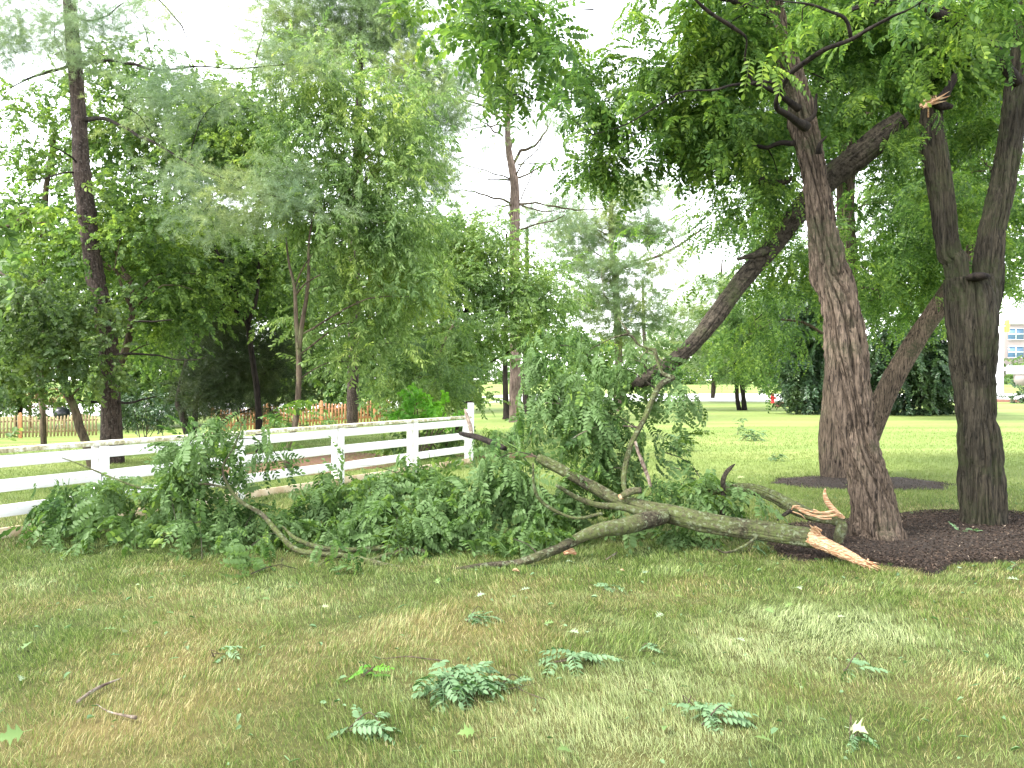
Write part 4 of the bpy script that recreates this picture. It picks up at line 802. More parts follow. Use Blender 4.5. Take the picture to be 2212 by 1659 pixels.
# thin forked elm in the middle and leafy neighbours
sky_tree('elm_tree', 'light green elm with a thin forked trunk left of centre', 'tree',
    [path(zD, [(1835, 1420, 52), (1850, 1220, 50), (1895, 1100, 46), (1918, 900, 42), (1922, 700, 40), (1917, 580, 40), (1905, 400, 30), (1895, 200, 24), (1860, 50, 18), (1840, -120, 12)], 15.2), path(zD, [(1920, 600, 36), (1945, 420, 32), (1975, 250, 26), (1987, 80, 20), (1985, -60, 16), (2010, -260, 10)], 15.2),
     path(zD, [(1905, 250, 14), (1960, 180, 12), (2060, 120, 7)], 15.2, 14.8), path(zD, [(1900, 190, 12), (1940, 90, 11), (2000, 0, 8)], 15.2, 15)],
    [(650, 330, 110, 80, 16, 1.1, .9), (620, 220, 70, 60, 16, 1., .8), (740, 200, 90, 80, 16.5, 1.2), (800, 290, 110, 90, 16.5, 1.2), (700, 420, 110, 80, 16, 1.1, .9), (820, 400, 100, 80, 16.5, 1.2), (880, 240, 60, 60, 16.5, 1., .8), (760, 520, 110, 70, 16.4, 1.1, .8), (860, 520, 90, 70, 16.6, 1.), (780, 620, 110, 50, 16.4, 1., .8), (880, 640, 80, 60, 16.4, 1.), (560, 430, 60, 50, 15.6, .8, .6), (720, 700, 90, 50, 16.6, .9, .7), (800, 760, 90, 40, 16.6, .9, .8), (690, 115, 50, 30, 16, .7, .6)],
    T_ELM, M_leaf_light, M_bark_brown, 55, GB, sides=16, bark=.006, od=3.2, cs=.33, droop=.5, gap=.25, lk=dict(frac=.3, maxn=160, r0=.02))
sky_tree('elm_tree', 'dense fresh green tree around the lower trunk of the bare pine in the centre', 'tree',
    [path(zX, [(992, 925, 24), (994, 880, 22), (1000, 800, 18), (1006, 700, 14), (1010, 600, 9)], 24)],
    [(960, 540, 100, 70, 23.5, 1.5), (1040, 500, 60, 55, 23.5, 1.4, .9), (1060, 600, 110, 70, 23.2, 1.6), (1140, 650, 80, 70, 23, 1.4), (960, 640, 110, 80, 22.8, 1.6), (1050, 720, 110, 50, 22.6, 1.6), (1150, 730, 50, 30, 22.6, 1.0, .9), (950, 760, 100, 60, 22.4, 1.4), (990, 830, 70, 40, 22.2, 1.2), (1170, 590, 40, 40, 23, 1., .7), (920, 830, 70, 50, 22, 1.2)],
    T_MID, M_leaf_light, M_bark_dark, 56, GB, od=3.6, cs=.4, scale=1.0, lk=dict(frac=.25, maxn=110, r0=.03))
sky_tree('locust_sapling', 'young locust with feathery blue green fronds between fence and centre trees', 'tree',
    [path(zX, [(925, 965, 12), (930, 900, 11), (940, 830, 9), (955, 750, 6), (985, 690, 4)], 20)],
    [(905, 790, 60, 50, 19.6, .8), (975, 800, 55, 40, 19.2, .8), (985, 700, 40, 30, 19.4, .5), (940, 740, 60, 40, 19.4, .8), (930, 860, 60, 30, 19.2, .7)],
    T_LOC, M_leaf_mid, M_bark_brown, 57, GB, od=2.0, cs=.25, scale=1.3, lk=dict(frac=.4, maxn=40))
sky_tree('cedar_tree', 'dark dense evergreen below the trees at left, soft outline', 'tree',
    [path(zD, [(1215, 1190, 54), (1195, 1110, 54), (1170, 1000, 56), (1150, 930, 56), (1200, 700, 40), (1300, 400, 20)], 22)],
    [(500, 770, 95, 95, 22, 1.6), (450, 840, 65, 70, 21.6, 1.2), (560, 850, 65, 60, 21.8, 1.2), (480, 700, 60, 50, 22.2, 1.2), (590, 780, 45, 50, 22, 1.)],
    T_PIN, M_needle_dark, M_bark_dark, 58, GB, sides=14, od=3.2, cs=.3, per=16, scale=1.3, lk=dict(frac=.15, maxn=40))
# tall pines
sky_tree('pine_tree', 'tall pale pine whose feathery top rises behind the elm', 'tree',
    [path(zX, [(760, 925, 30), (765, 700, 28), (770, 450, 24), (775, 250, 20), (780, 60, 16), (785, -150, 9)], 31)],
    [(660, 60, 110, 55, 31, 2), (770, 40, 110, 60, 31, 2), (860, 60, 60, 70, 31, 2), (620, 110, 70, 50, 31, 1.6, .8), (720, 130, 100, 40, 31, 1.8), (850, 160, 90, 50, 31, 1.8, .8), (700, -60, 150, 60, 31, 2), (920, 230, 80, 50, 30, 1.6), (900, 320, 70, 80, 31, 1.8), (930, 420, 60, 60, 31, 1.6, .8), (960, 150, 60, 40, 31, 1.4, .7)],
    T_PFAR, M_needle_far, M_bark_pine, 60, GB, od=3.6, cs=.55, per=14, scale=1.0, outward=.7, droop=.1, lk=dict(frac=.4, r0=.05, maxn=90, maxlen=8))
d = 33
p3 = path(zX, [(1113, 930, 34), (1113, 900, 30), (1113, 780, 28), (1112, 650, 26), (1112, 560, 24), (1112, 470, 23), (1111, 405, 22), (1106, 363, 20), (1099, 322, 16), (1097, 269, 14), (1099, 200, 12), (1094, 134, 10), (1087, 84, 7), (1080, 20, 4)], d)
dead = [[(1050, 880, 16), (950, 810, 12), (850, 750, 8), (760, 690, 5)], [(1060, 800, 18), (1020, 760, 18), (900, 680, 14), (700, 600, 10), (570, 520, 6)], [(1060, 668, 16), (900, 625, 12), (720, 560, 6)], [(1060, 810, 14), (960, 810, 12), (840, 832, 6)], [(1120, 1050, 26), (1160, 980, 26), (1260, 930, 20), (1320, 850, 12), (1380, 720, 6)],
        [(1132, 1145, 16), (1160, 1070, 12), (1270, 960, 10), (1340, 780, 5)], [(1140, 1150, 18), (1240, 1100, 14), (1350, 1050, 14)], [(1140, 1055, 12), (1250, 1050, 9), (1330, 1060, 6)], [(1100, 1160, 16), (980, 1160, 12), (880, 1140, 5)], [(1100, 1148, 14), (950, 1105, 10), (840, 1070, 8), (700, 1000, 6), (630, 930, 5)],
        [(1115, 1312, 22), (1000, 1275, 16), (860, 1235, 13), (750, 1225, 8)], [(1105, 1322, 16), (980, 1330, 8)], [(1140, 1312, 20), (1260, 1310, 14), (1400, 1335, 14), (1500, 1350, 12), (1750, 1330, 5)], [(1150, 1315, 14), (1320, 1360, 10), (1450, 1360, 6)], [(1145, 1305, 12), (1210, 1190, 10), (1250, 1060, 8), (1280, 960, 4)],
        [(1140, 1482, 18), (1240, 1450, 13), (1370, 1420, 10), (1450, 1370, 5)], [(1120, 1460, 10), (1090, 1380, 8), (1090, 1300, 6)], [(1080, 805, 10), (1150, 830, 8), (1250, 880, 5)], [(1080, 990, 18), (1110, 920, 14), (1090, 880, 8)], [(1075, 690, 12), (900, 690, 10), (780, 640, 6)], [(1085, 640, 12), (1200, 660, 8), (1340, 640, 5)], [(1100, 1290, 8), (1000, 1210, 7), (920, 1170, 4)]]
rp3 = thing('pine_tree', 'bare lower pine in the centre with dead whorled branches against the white sky', 'tree', (p3[0][0][0], d, 0), GB)
part('trunk', rp3, [tube(p3[0], p3[1]*.9, 24, .08, bark=.02, seed=6)], M_bark_pale, True)
for i, b in enumerate(dead):
    b = path(zB, b, d, d + (-1.5 if i % 2 else 1.5)); part('branch', rp3, [tube(b[0], b[1]*.8, 6, .12, seed=i, wig=.12, freq=1)], M_bark_brown, True)
rr = np.random.default_rng(61)
lc, cen = crown(T_PFAR, [(950, 175, 80, 26, 32, 1.2, .9), (1020, 200, 60, 26, 33, 1.2, .8), (1090, 110, 60, 50, 33, 1.4, .6), (1150, 150, 60, 40, 33, 1.2, .4), (1190, 260, 45, 60, 33, 1.2, .3), (960, 250, 70, 30, 32, 1., .6), (1060, 300, 30, 30, 33, .8, .4), (1170, 480, 80, 40, 35, 1.4, .7), (1230, 420, 50, 30, 35, 1.2, .4)], rr, od=2.4, cs=.45, per=12)
part('crown', rp3, lc, M_needle_pale)
d = 45
sky_tree('pine_tree', 'blue green pine with layered boughs right of the bare pine', 'tree',
    [path(zX, [(1337, 890, 24), (1336, 800, 20), (1335, 720, 18), (1330, 620, 17), (1326, 570, 16), (1319, 500, 12), (1322, 420, 9), (1325, 360, 5)], d), path(zX, [(1327, 610, 10), (1345, 580, 7), (1440, 545, 6), (1540, 480, 3)], d, 43)],
    [(1330, 410, 90, 26, 45, 2, .9), (1410, 430, 60, 22, 44, 1.6, .8), (1290, 490, 80, 30, 45, 2), (1380, 505, 80, 28, 45, 2), (1480, 500, 60, 14, 44, 1.2, .7), (1250, 550, 60, 30, 45, 2), (1340, 580, 90, 30, 44, 2), (1430, 570, 50, 18, 44, 1.5, .8), (1280, 640, 80, 34, 44, 2), (1390, 640, 60, 28, 44, 2, .9), (1420, 700, 40, 24, 44, 1.6, .8), (1240, 470, 50, 30, 45, 1.4, .7), (1330, 700, 80, 30, 44, 2, .9)],
    T_PFAR, M_needle_far, M_bark_pale, 62, GB, sides=14, bark=.03, od=4.2, cs=.6, per=14, scale=1.5, outward=.7, droop=.05, flat=.35, lk=dict(frac=.35, r0=.05, maxn=70, maxlen=8))
sky_tree('pine_tree', 'faint distant pine behind the upper part of the slanting broken limb', 'tree',
    [path(zX, [(1395, 875, 10), (1393, 760, 10), (1390, 690, 9), (1388, 600, 5)], 58), path(zX, [(1540, 860, 10), (1550, 700, 8), (1560, 560, 4)], 60)],
    [(1540, 620, 60, 34, 60, 2.5, .8), (1480, 660, 50, 26, 60, 2.5, .8), (1590, 690, 70, 34, 60, 2.5), (1500, 720, 70, 30, 60, 2.5), (1570, 770, 90, 34, 60, 2.5), (1400, 740, 50, 24, 58, 2)],
    T_PFAR, M_needle_far, M_bark_pine, 63, GB, od=4.0, cs=.7, per=12, scale=2.0, flat=.35, lk=dict(frac=.3, r0=.05, maxn=30, maxlen=9))
for (x, b, w, d_, lab, blobs, sd_) in ((1094, 905, 15, 36, 'left one of the dark trunks flanking the bare pine', [(1040, 740, 60, 40, 37, 2)], 64), (1139, 893, 22, 41, 'right one of the dark trunks flanking the bare pine', [(1190, 720, 60, 44, 41, 2), (1220, 640, 50, 40, 41, 2, .8)], 65)):
    sky_tree('pine_tree', lab, 'tree', [path(zX, [(x + (2 if x > 1100 else 0), b, w*1.3), (x, b-20, w), (x-3, b-80, w*.9), (x-2, b-200, w*.7), (x, b-400, w*.35)], d_)], blobs, T_MID, M_leaf_mid, M_bark_dark, sd_, 'dark trunks beyond the fence end', sides=16, bark=.02, od=2, cs=.5, scale=1.8, lk=dict(frac=.2, maxn=20))
# woods behind, left and centre
GW = 'trees of the wood edge behind the picket fences'
for i, (x, d_, lab, bl, lm, T, sc_) in enumerate((
    (40, 46, 'tree of the shady wood edge behind the tan picket fence, at the left edge', [(30, 760, 120, 70), (0, 640, 120, 80), (100, 680, 100, 80), (40, 850, 100, 30)], M_leaf_mapledark, T_FAR, 1),
    (260, 45, 'tree of the shady wood edge seen between ringed pine and cedar', [(280, 760, 120, 90), (230, 640, 120, 90), (330, 620, 110, 90), (330, 860, 90, 40), (220, 850, 80, 40)], M_leaf_mid, T_FAR, .9),
    (420, 47, 'tree of the shady wood edge directly behind the dark cedar', [(430, 620, 120, 90), (400, 760, 120, 90), (480, 540, 100, 80), (420, 850, 90, 40)], M_leaf_mapledark, T_FAR, .9),
    (640, 46, 'tree of the shady wood edge behind the thin forked trunk', [(640, 640, 130, 100), (640, 780, 110, 80), (700, 540, 110, 90), (600, 850, 100, 40)], M_leaf_mapledark, T_FAR, .9),
    (800, 45, 'tree of the shady wood edge behind the reddish picket fence', [(800, 640, 120, 110), (810, 780, 110, 80), (860, 520, 100, 90), (780, 850, 100, 40)], M_leaf_mid, T_FAR, .9),
    (930, 44, 'tree of the shady wood edge left of the bare central pine', [(930, 560, 90, 90), (930, 700, 90, 90), (960, 820, 70, 50)], M_leaf_mapledark, T_FAR, .9))):
    gzz = float(ground_z((x-CX)/FOC*d_, d_)); by = HY + (EYE-gzz)*FOC/d_
    sky_tree('wood_edge_tree', lab, 'tree', [path(zX, [(x, by, 16), (x+4, by-90, 12), (x-3, by-250, 8), (x, by-400, 4)], d_)], [(a, b, c, e, d_, 2.2, .9) for a, b, c, e in bl], T, lm, M_bark_dark, 70+i, GW, od=3.6, cs=.7, scale=sc_, lk=dict(frac=.1, maxn=25, r0=.06, maxlen=9))
# overhanging leaves from a tree just outside the left edge
sky_tree('maple_tree', 'near maple boughs with large bright leaves reaching in from the left edge', 'tree',
    [path(zX, [(-420, 1060, 50), (-400, 800, 46), (-380, 500, 40), (-350, 300, 24)], 12.2), path(zX, [(-390, 620, 26), (-200, 560, 16), (-60, 560, 10), (20, 600, 5)], 12.2, 9.6), path(zX, [(-370, 460, 26), (-150, 500, 16), (0, 490, 9), (100, 480, 4)], 12.2, 12.4)],
    [(15, 600, 45, 36, 9.5, .25, .9), (5, 655, 25, 20, 9.4, .2, .8), (85, 470, 70, 40, 12.4, .5, .8), (60, 530, 90, 30, 12.4, .5, .7), (8, 958, 26, 12, 8.3, .12, 1.2), (-150, 560, 100, 80, 11, .7)],
    T_BIG, M_leaf_maple, M_bark_brown, 80, GB, od=1.6, cs=.16, per=4, scale=.8, droop=.5, lk=dict(frac=.3, maxn=20))
# shrubs just behind the white fence
def shrub(label, blobs, Ts, lm, seed, gxy, group=None, name='shrub', cat='shrub', stems=6, **kw):
    rng = np.random.default_rng(seed); base = np.array([gxy[0], gxy[1], float(ground_z(*gxy))])
    root = thing(name, label, cat, base, group); lc, cen = crown(Ts, blobs, rng, **kw)
    st = []
    for c in cen[rng.permutation(len(cen))[:stems]]:
        b0 = base + [rng.normal(0, .08), rng.normal(0, .08), -.04]; st.append(tube(np.array([b0, b0*.4 + c*.6 + [0, 0, .1], c]), np.array([.02, .012, .004]), 6, .15, cap=False))
    part('stems', root, st, M_bark_brown, True); part('foliage', root, lc, lm); return root
shrub('bright green large leaved sapling poking above the right part of the white fence', [(890, 870, 45, 34, 17.6, .35), (940, 885, 45, 26, 17.4, .35), (965, 898, 30, 12, 17.3, .25), (870, 900, 40, 20, 17.7, .3), (900, 840, 28, 18, 17.6, .3, .8)], T_BIG, M_leaf_bright, 90, (-1.95, 17.6), od=1.7, cs=.12, per=5, scale=.62, droop=.2)
shrub('low green vine tangle seen through the rails near the fence end', [(940, 960, 60, 34, 18, .35), (990, 940, 30, 24, 17.9, .3), (870, 960, 50, 26, 18.2, .35), (950, 1000, 50, 16, 17.6, .3, .8)], T_BIG, M_leaf_maple, 91, (-1.6, 18.2), od=1.8, cs=.12, per=5, scale=.6)
shrub('blue green shrubs in shade behind the ringed pine', [(330, 885, 60, 26, 33, .8), (280, 890, 40, 18, 33, .8), (380, 895, 40, 18, 33, .8), (300, 860, 40, 22, 33.5, .8)], T_MID, M_leaf_holly, 92, (-14.7, 33), od=2.2, cs=.3, scale=1.4)
shrub('shade shrubs at the foot of the reddish picket fence', [(660, 925, 40, 14, 34, .6), (730, 925, 50, 14, 34, .6), (600, 915, 30, 18, 33, .6)], T_MID, M_leaf_mid, 93, (-8, 34), od=1.6, cs=.25, scale=1.2)
shrub('green shrub in front of the reddish picket fence, left of the bright sapling', [(850, 850, 50, 40, 30, .8), (860, 890, 40, 30, 29, .7), (790, 870, 40, 20, 33, .7, .6)], T_MID, M_leaf_mid, 94, (-4.3, 29.5), od=2.0, cs=.3, scale=1.3)
# right side: hollies, pair of trees, far hedge
GH = 'big dark hollies at the far side of the lawn'
def bush_at(px, base_y, w, top_y, label, seed, Ts, lm, group, sc_, od_=5.0, cs_=.45, name='holly_bush', cat='bush'):
    g = on_ground(px, base_y); d_ = g[1]; cyy = (base_y + top_y)/2; ry = (base_y - top_y)/2
    bl = [(px, cyy + ry*.35, w*.5, ry*.62, d_+1, w*.45*d_/FOC), (px - w*.15, cyy - ry*.25, w*.36, ry*.6, d_+1, w*.35*d_/FOC), (px + w*.2, cyy - ry*.1, w*.33, ry*.6, d_+1, w*.35*d_/FOC), (px, base_y - ry*.25, w*.52, ry*.28, d_+1, w*.4*d_/FOC)]
    return shrub(label, bl, Ts, lm, seed, (g[0], d_+1), group, name, cat, od=od_, cs=cs_, scale=sc_, per=12, shell=.2, flat=.9)
bush_at(1752, 896, 130, 580, 'tall dark holly left of the leaning locust trunk, across the lawn', 95, T_HOL, M_leaf_holly, GH, 2.2)
bush_at(1975, 898, 230, 660, 'wide dark holly seen between the two near trunks', 96, T_HOL, M_leaf_holly, GH, 2.2)
bush_at(2235, 872, 60, 838, 'small round clipped bush at the right edge by the road', 97, T_HOL, M_leaf_holly, None, 2.2, name='clipped_bush')
sky_tree('small_tree', 'small tree with two thin dark trunks near the red hydrant', 'tree',
    [path(zX, [(1597, 886, 13), (1593, 860, 11), (1588, 800, 9), (1580, 740, 5)], 46), path(zX, [(1608, 886, 13), (1606, 860, 11), (1603, 800, 9), (1620, 700, 5)], 46)],
    [(1600, 740, 60, 60, 46, 1.6), (1565, 780, 40, 40, 46, 1.3), (1640, 730, 60, 60, 46, 1.5), (1560, 700, 45, 45, 46, 1.3), (1660, 660, 60, 50, 46, 1.5, .9), (1690, 780, 30, 40, 46, 1.), (1630, 800, 40, 24, 46, 1.)],
    T_LOC, M_leaf_mid, M_bark_dark, 98, None, od=2.6, cs=.35, scale=1.9, droop=.8, lk=dict(frac=.3, r0=.05, maxn=40))
sky_tree('background_tree', 'leafy tree filling the view behind the fork of the right locust tree', 'tree',
    [path(zX, [(2095, 905, 20), (2092, 800, 16), (2090, 650, 12), (2085, 500, 8)], 34)],
    [(2080, 560, 90, 70, 34, 2), (2180, 480, 90, 80, 34, 2), (1960, 520, 90, 60, 34, 2), (2000, 430, 90, 60, 34, 2), (2150, 640, 60, 40, 34, 1.6, .8), (2010, 640, 80, 50, 34, 2), (2120, 380, 120, 60, 34, 2), (1900, 620, 60, 60, 34, 1.6), (1900, 430, 60, 50, 34, 1.6, .8)],
    T_MID, M_leaf_mid, M_bark_dark, 140, 'trees on the far side of the right lawn', od=3.2, cs=.55, scale=1.6, lk=dict(frac=.2, r0=.05, maxn=60))
sky_tree('background_tree', 'soft green tree left of the leaning locust trunk above the tall holly', 'tree',
    [path(zX, [(1700, 890, 16), (1702, 800, 13), (1705, 680, 9), (1710, 600, 5)], 52)],
    [(1700, 640, 60, 60, 52, 2.5), (1650, 720, 60, 50, 52, 2.5, .9), (1740, 560, 50, 50, 52, 2, .8), (1720, 720, 60, 60, 52, 2.5)],
    T_MID, M_leaf_mid, M_bark_dark, 141, 'trees on the far side of the right lawn', od=3.0, cs=.6, scale=2.0, lk=dict(frac=.2, r0=.05, maxn=30))
rr = np.random.default_rng(100); GF = 'shrubs of the far hedge across the road'
for i, x in enumerate(range(1140, 2260, 80)):
    g = P(x, 835, 146)
    shrub('rounded green shrub of the far hedge across the road', [(x, 812 + rr.normal(0, 3), 46, 20, 146, 4), (x + 20, 800 + rr.normal(0, 4), 30, 20, 148, 3.5)], T_FAR, (M_leaf_far, M_leaf_mid)[i % 2], 101+i, (g[0], 147), GF, od=3.6, cs=.9, scale=1.9, stems=3)
rngw = np.random.default_rng(130); bl = [(x, 770 + rngw.normal(0, 12), 70, 42, 190, 8, .8) for x in range(-900, 3100, 90)]
lc, cen = crown(T_FAR, bl, rngw, od=3.6, cs=2.2, scale=3.6, per=12)
single('wood', 'far off line of trees closing the view behind road and lawns', 'wood', lc, M_leaf_far, (0, 190, 0), kind='stuff')

# ------------------------------------------------------------------ far objects at right
M_red = plain('hydrant_red', (.62, .03, .03), .35, .08); M_brick = plain('brick_edging', (.20, .09, .07), .85, .25, 20)
h = on_ground(1669, 871); hr = thing('fire_hydrant', 'small red fire hydrant standing by the pale road', 'hydrant', h)
part('barrel', hr, [lathe([(.0, 0), (.19, 0), (.19, .05), (.13, .06), (.12, .42), (.15, .44), (.15, .49), (.0, .49)], h, 20)], M_red, True)
part('bonnet', hr, [lathe([(.14, .49), (.13, .57), (.08, .64), (.03, .67), (.03, .72), (.0, .72)], h, 20)], M_red, True)
for dx in (-1, 1): part('nozzle', hr, [tube(np.array([h+[dx*.1, 0, .36], h+[dx*.24, 0, .36]]), np.array([.065, .065]), 14, .1)], M_red, True)
part('front_nozzle', hr, [tube(np.array([h+[0, -.1, .33], h+[0, -.24, .33]]), np.array([.08, .08]), 14, .1)], M_red, True)
a = on_ground(1678, 878); b = on_ground(1722, 878); 
single('brick_edging', 'low dark brick edging beside the red hydrant', 'edging', [beam(a+[0, 0, .12], b+[0, 0, .12], .3, .3)], M_brick, a, 'low brick edgings along the lawn', bevel=.02)
a = on_ground(2150, 868); b = on_ground(2240, 870)
single('brick_edging', 'low brick edging at the right edge of the view beyond the forked tree', 'edging', [beam(a+[0, 0, .1], b+[0, 0, .1], .3, .26)], M_brick, a, 'low brick edgings along the lawn', bevel=.02)
M_bldg = plain('office_wall', (.26, .22, .21), .8, .1, .4); M_glass = plain('window_glass', (.10, .18, .28), .15, .1, .3); M_wpaint = plain('white_metal', (.75, .75, .77), .5, .05)
c = P(2260, 760, 150); br_ = thing('office_building', 'low pinkish grey office building with blue windows far right across the road', 'building', (c[0]+6, 154, float(ground_z(c[0], 150))))
z0 = float(ground_z(c[0], 150))
part('wall', br_, [box((c[0]+6, 158, z0+5.5), (26, 14, 11))], M_bldg, bevel=.1)
part('roof', br_, [box((c[0]+6, 158, z0+11.3), (26.8, 14.8, .6))], M_wpaint, bevel=.05)
for r_ in range(3):
    for k in range(6):
        x = c[0] - 5 + k*4.2; z = z0 + 2.6 + r_*3.3
        w = part('window', br_, [box((x, 150.95, z), (2.8, .1, 2.0))], M_glass)
        part('frame', w, [box((x, 150.86, z), (.12, .08, 2.0)), box((x, 150.85, z), (2.8, .07, .12)), box((x, 150.87, z+1.03), (2.9, .12, .1)), box((x, 150.87, z-1.03), (2.9, .12, .1))], M_wpaint)
d = 88; c = P(2159, 825, d); gz = float(ground_z(c[0], d)); lp = thing('traffic_pole', 'white traffic signal pole at the right edge behind the forked tree', 'pole', (c[0], d, gz))
part('pole', lp, [tube(np.array([[c[0], d, gz-.1], [c[0], d, gz+4], [c[0]+.1, d, gz+8]]), np.array([.42, .36, .26]), 14, 1)], M_wpaint, True)
q = P(2175, 704, d); s_ = part('signal_head', lp, [box((q[0], d, q[2]), (.4, .4, 1.3))], plain('signal_yellow', (.80, .42, .06), .5, .05), bevel=.06)
for k in range(3): part('lens', s_, [lathe([(0, .0), (.14, 0), (.15, .05), (0, .06)], (0, 0, 0), 14)], M_glass) if False else None
part('arm', lp, [beam((c[0], d, q[2]), (q[0], d, q[2]), .12, .12)], M_wpaint)
q = P(2168, 797, d); part('street_sign', lp, [box((q[0], d-.3, q[2]), (1.4, .05, .35))], M_wpaint)
q = P(2200, 799, 130); gz = float(ground_z(q[0], 130)); sg = thing('monument_sign', 'low white monument sign in front of the hedge at the right edge', 'sign', (q[0], 130, gz))
part('panel', sg, [box((q[0]+.5, 130, q[2]), (4.6, .5, 1.3))], M_wpaint, bevel=.03); part('base', sg, [box((q[0]+.5, 130.1, (q[2]-.6+gz)/2), (2.2, .5, max(.2, q[2]-.65-gz)))], M_bldg)
# far left: lattice and grill behind the tan picket fence
d = 46; c = P(65, 860, d); gz = float(ground_z(c[0], d)); lt = thing('lattice_screen', 'reddish brown garden lattice screen behind the tan picket fence', 'lattice', (c[0], d, gz))
ch = []
for k in range(-9, 10):
    for s_ in (-1, 1): ch.append(beam((c[0]+k*.16-.45, d+.02*s_, c[2]+s_*-.45), (c[0]+k*.16+.45, d+.02*s_, c[2]+s_*.45), .012, .035))
part('lattice', lt, ch, M_picket_red)
for x in (-1.9, 0, 1.9): part('post', lt, [box((c[0]+x, d, (c[2]+.6+gz)/2), (.1, .1, c[2]+.6-gz))], M_picket_red)
for z in (-.5, .5): part('rail', lt, [box((c[0], d-.01, c[2]+z), (3.9, .08, .08))], M_picket_red)
c = P(133, 893, 43); gz = float(ground_z(c[0], 43)); gr = thing('kettle_grill', 'dark covered barbecue with a rounded lid behind the tan picket fence', 'grill', (c[0], 43, gz))
M_blk = plain('grill_black', (.02, .022, .03), .3, .1)
part('lid', gr, [lathe([(.40, -.02), (.40, .08), (.34, .22), (.2, .32), (0, .36)], c, 24)], M_blk, True); part('bowl', gr, [lathe([(.0, -.36), (.22, -.3), (.38, -.12), (.4, -.02)], c, 24)], M_blk, True)
for k in range(3):
    a = k*2.1; part('leg', gr, [tube(np.array([c+[.2*cos(a), .2*sin(a), -.28], [c[0]+.36*cos(a), 43+.36*sin(a), gz]]), np.array([.02, .02]), 8, .5)], M_blk)
# bare reddish soil under the trees behind the fence
th = np.linspace(0, 2*pi, 30, endpoint=False); M_soil = plain('soil', (.17, .085, .05), .95, .35, 14)
for (sx, sy, rx_, ry_, nm) in ((-4.6, 17.2, 2.2, 2.6, 'bare reddish soil and leaf litter behind the white fence'), (-.2, 18.3, 1.0, .7, 'bare reddish soil beyond the end of the white fence')):
    pl = np.stack([sx + rx_*np.cos(th)*(1+RNG.normal(0, .06, 30)), sy + ry_*np.sin(th)*(1+RNG.normal(0, .06, 30))], 1); cc = np.array([sx, sy])
    VV = np.vstack([np.column_stack([cc + (pl-cc)*f, ground_z(*(cc + (pl-cc)*f).T) + .022*(1-f**4) + .006]) for f in (.02, .5, .8, 1)]); n = 30
    i = np.arange(3)[:, None]*n; j = np.arange(n)[None, :]; k = (j+1) % n
    single('bare_soil', nm, 'soil', [(VV, [np.stack([i+j, i+k, i+k+n, i+j+n], -1).reshape(-1, 4)])], M_soil, (sx, sy, 0), kind='structure', smooth=True)

# ------------------------------------------------------------------ debris on the lawn
def clump(px, py, wpx, label, seed, n=None, sc_=1.0, lm=None, hgt=.05, cat='twig', name='leafy_twig', stems=2, group='leafy locust twigs scattered on the lawn', Ts=None):
    rng = np.random.default_rng(seed); g = on_ground(px, py); r = wpx/2/FOC*g[1]*.72; sc_ = sc_*.72; n = n or max(4, int(26*r/.2))
    root = thing(name, label, cat, g, group)
    st = []; hd = rng.uniform(-.4, .4)
    a0 = g + np.array([-r*.9*cos(hd), -r*.9*sin(hd), .015]); a1 = g + np.array([r*.7*cos(hd), r*.7*sin(hd), .03])
    for k in range(stems):
        m = (a0+a1)/2 + [0, 0, hgt*.6] + rng.normal(0, .03, 3); st.append(tube(np.array([a0, m, a1 + rng.normal(0, .05, 3)*[1, 1, .2]]), np.array([.006, .005, .002])*sc_, 6, .04))
    t = rng.uniform(0, 1, n)[:, None]; p = a0 + (a1-a0)*t + rng.normal(size=(n, 3))*np.array([r*.12, r*.22, 0]); p[:, 2] = g[2] + .02 + rng.uniform(0, hgt, n)
    X = np.stack([rng.normal(0, 1, n) + .4*cos(hd), rng.normal(0, .9, n), rng.uniform(-.05, .35, n)], 1)
    part('stem', root, st, M_bark_brown, True)
    part('leaves', root, instance(Ts or T_FRD, p, X, np.array([0, 0, 1.]) + rng.normal(size=(n, 3))*.25, sc_*rng.uniform(.75, 1.15, n), rng), lm or M_leaf_deb)
M_leaf_deb = leaf_mat('leaf_debris', (.038, .10, .028), (.090, .18, .055), .25, .5, (.20, .32, .13), back=(.15, .25, .12), clump=6, spec=.25)
T_BIGF = [frond(rt, .24, 6, ll=.062, lw=.032, droop=.4) for _ in range(4)]
clump(990, 1500, 200, 'largest heap of fresh locust leaves on the near lawn, bottom centre', 200, 40, 1.05, hgt=.12, Ts=T_BIGF)
clump(1105, 1492, 90, 'leafy sprig touching the right side of the largest leaf heap', 201, 8, .9, hgt=.05)
clump(1240, 1440, 150, 'arching blue green locust sprig right of the largest leaf heap', 202, 11, 1.0, hgt=.06, Ts=T_BIGF)
clump(1037, 1347, 90, 'rounded leafy sprig above the largest leaf heap', 203, 18, .75, hgt=.06)
clump(795, 1588, 150, 'flat locust sprig at the bottom edge, left of centre', 204, 12, .9, hgt=.04, Ts=T_BIGF)
clump(1548, 1570, 110, 'leafy sprig near the bottom, right of centre', 205, 14, .9, hgt=.06, Ts=T_BIGF)
clump(1500, 1535, 50, 'pale leaf tuft just left of the sprig near the bottom right', 206, 4, .8, hgt=.03)
clump(1845, 1460, 56, 'small sprig of three oval leaves on the right foreground lawn', 207, 3, .9, hgt=.06, Ts=T_BIGF)
clump(478, 1426, 44, 'small blue green leaf sprig on the dry lawn at left', 208, 3, .8, hgt=.05, Ts=T_BIGF)
clump(1322, 1280, 60, 'small leafy sprig just below the grounded dark limb', 209, 9, .7, hgt=.05)
clump(795, 1470, 50, 'bright green crumpled sprig left of the largest leaf heap', 210, 5, .8, lm=M_leaf_bright, hgt=.05)
clump(2092, 1157, 80, 'pale leafy sprig lying on the mulch before the forked tree', 211, 12, .8, hgt=.06)
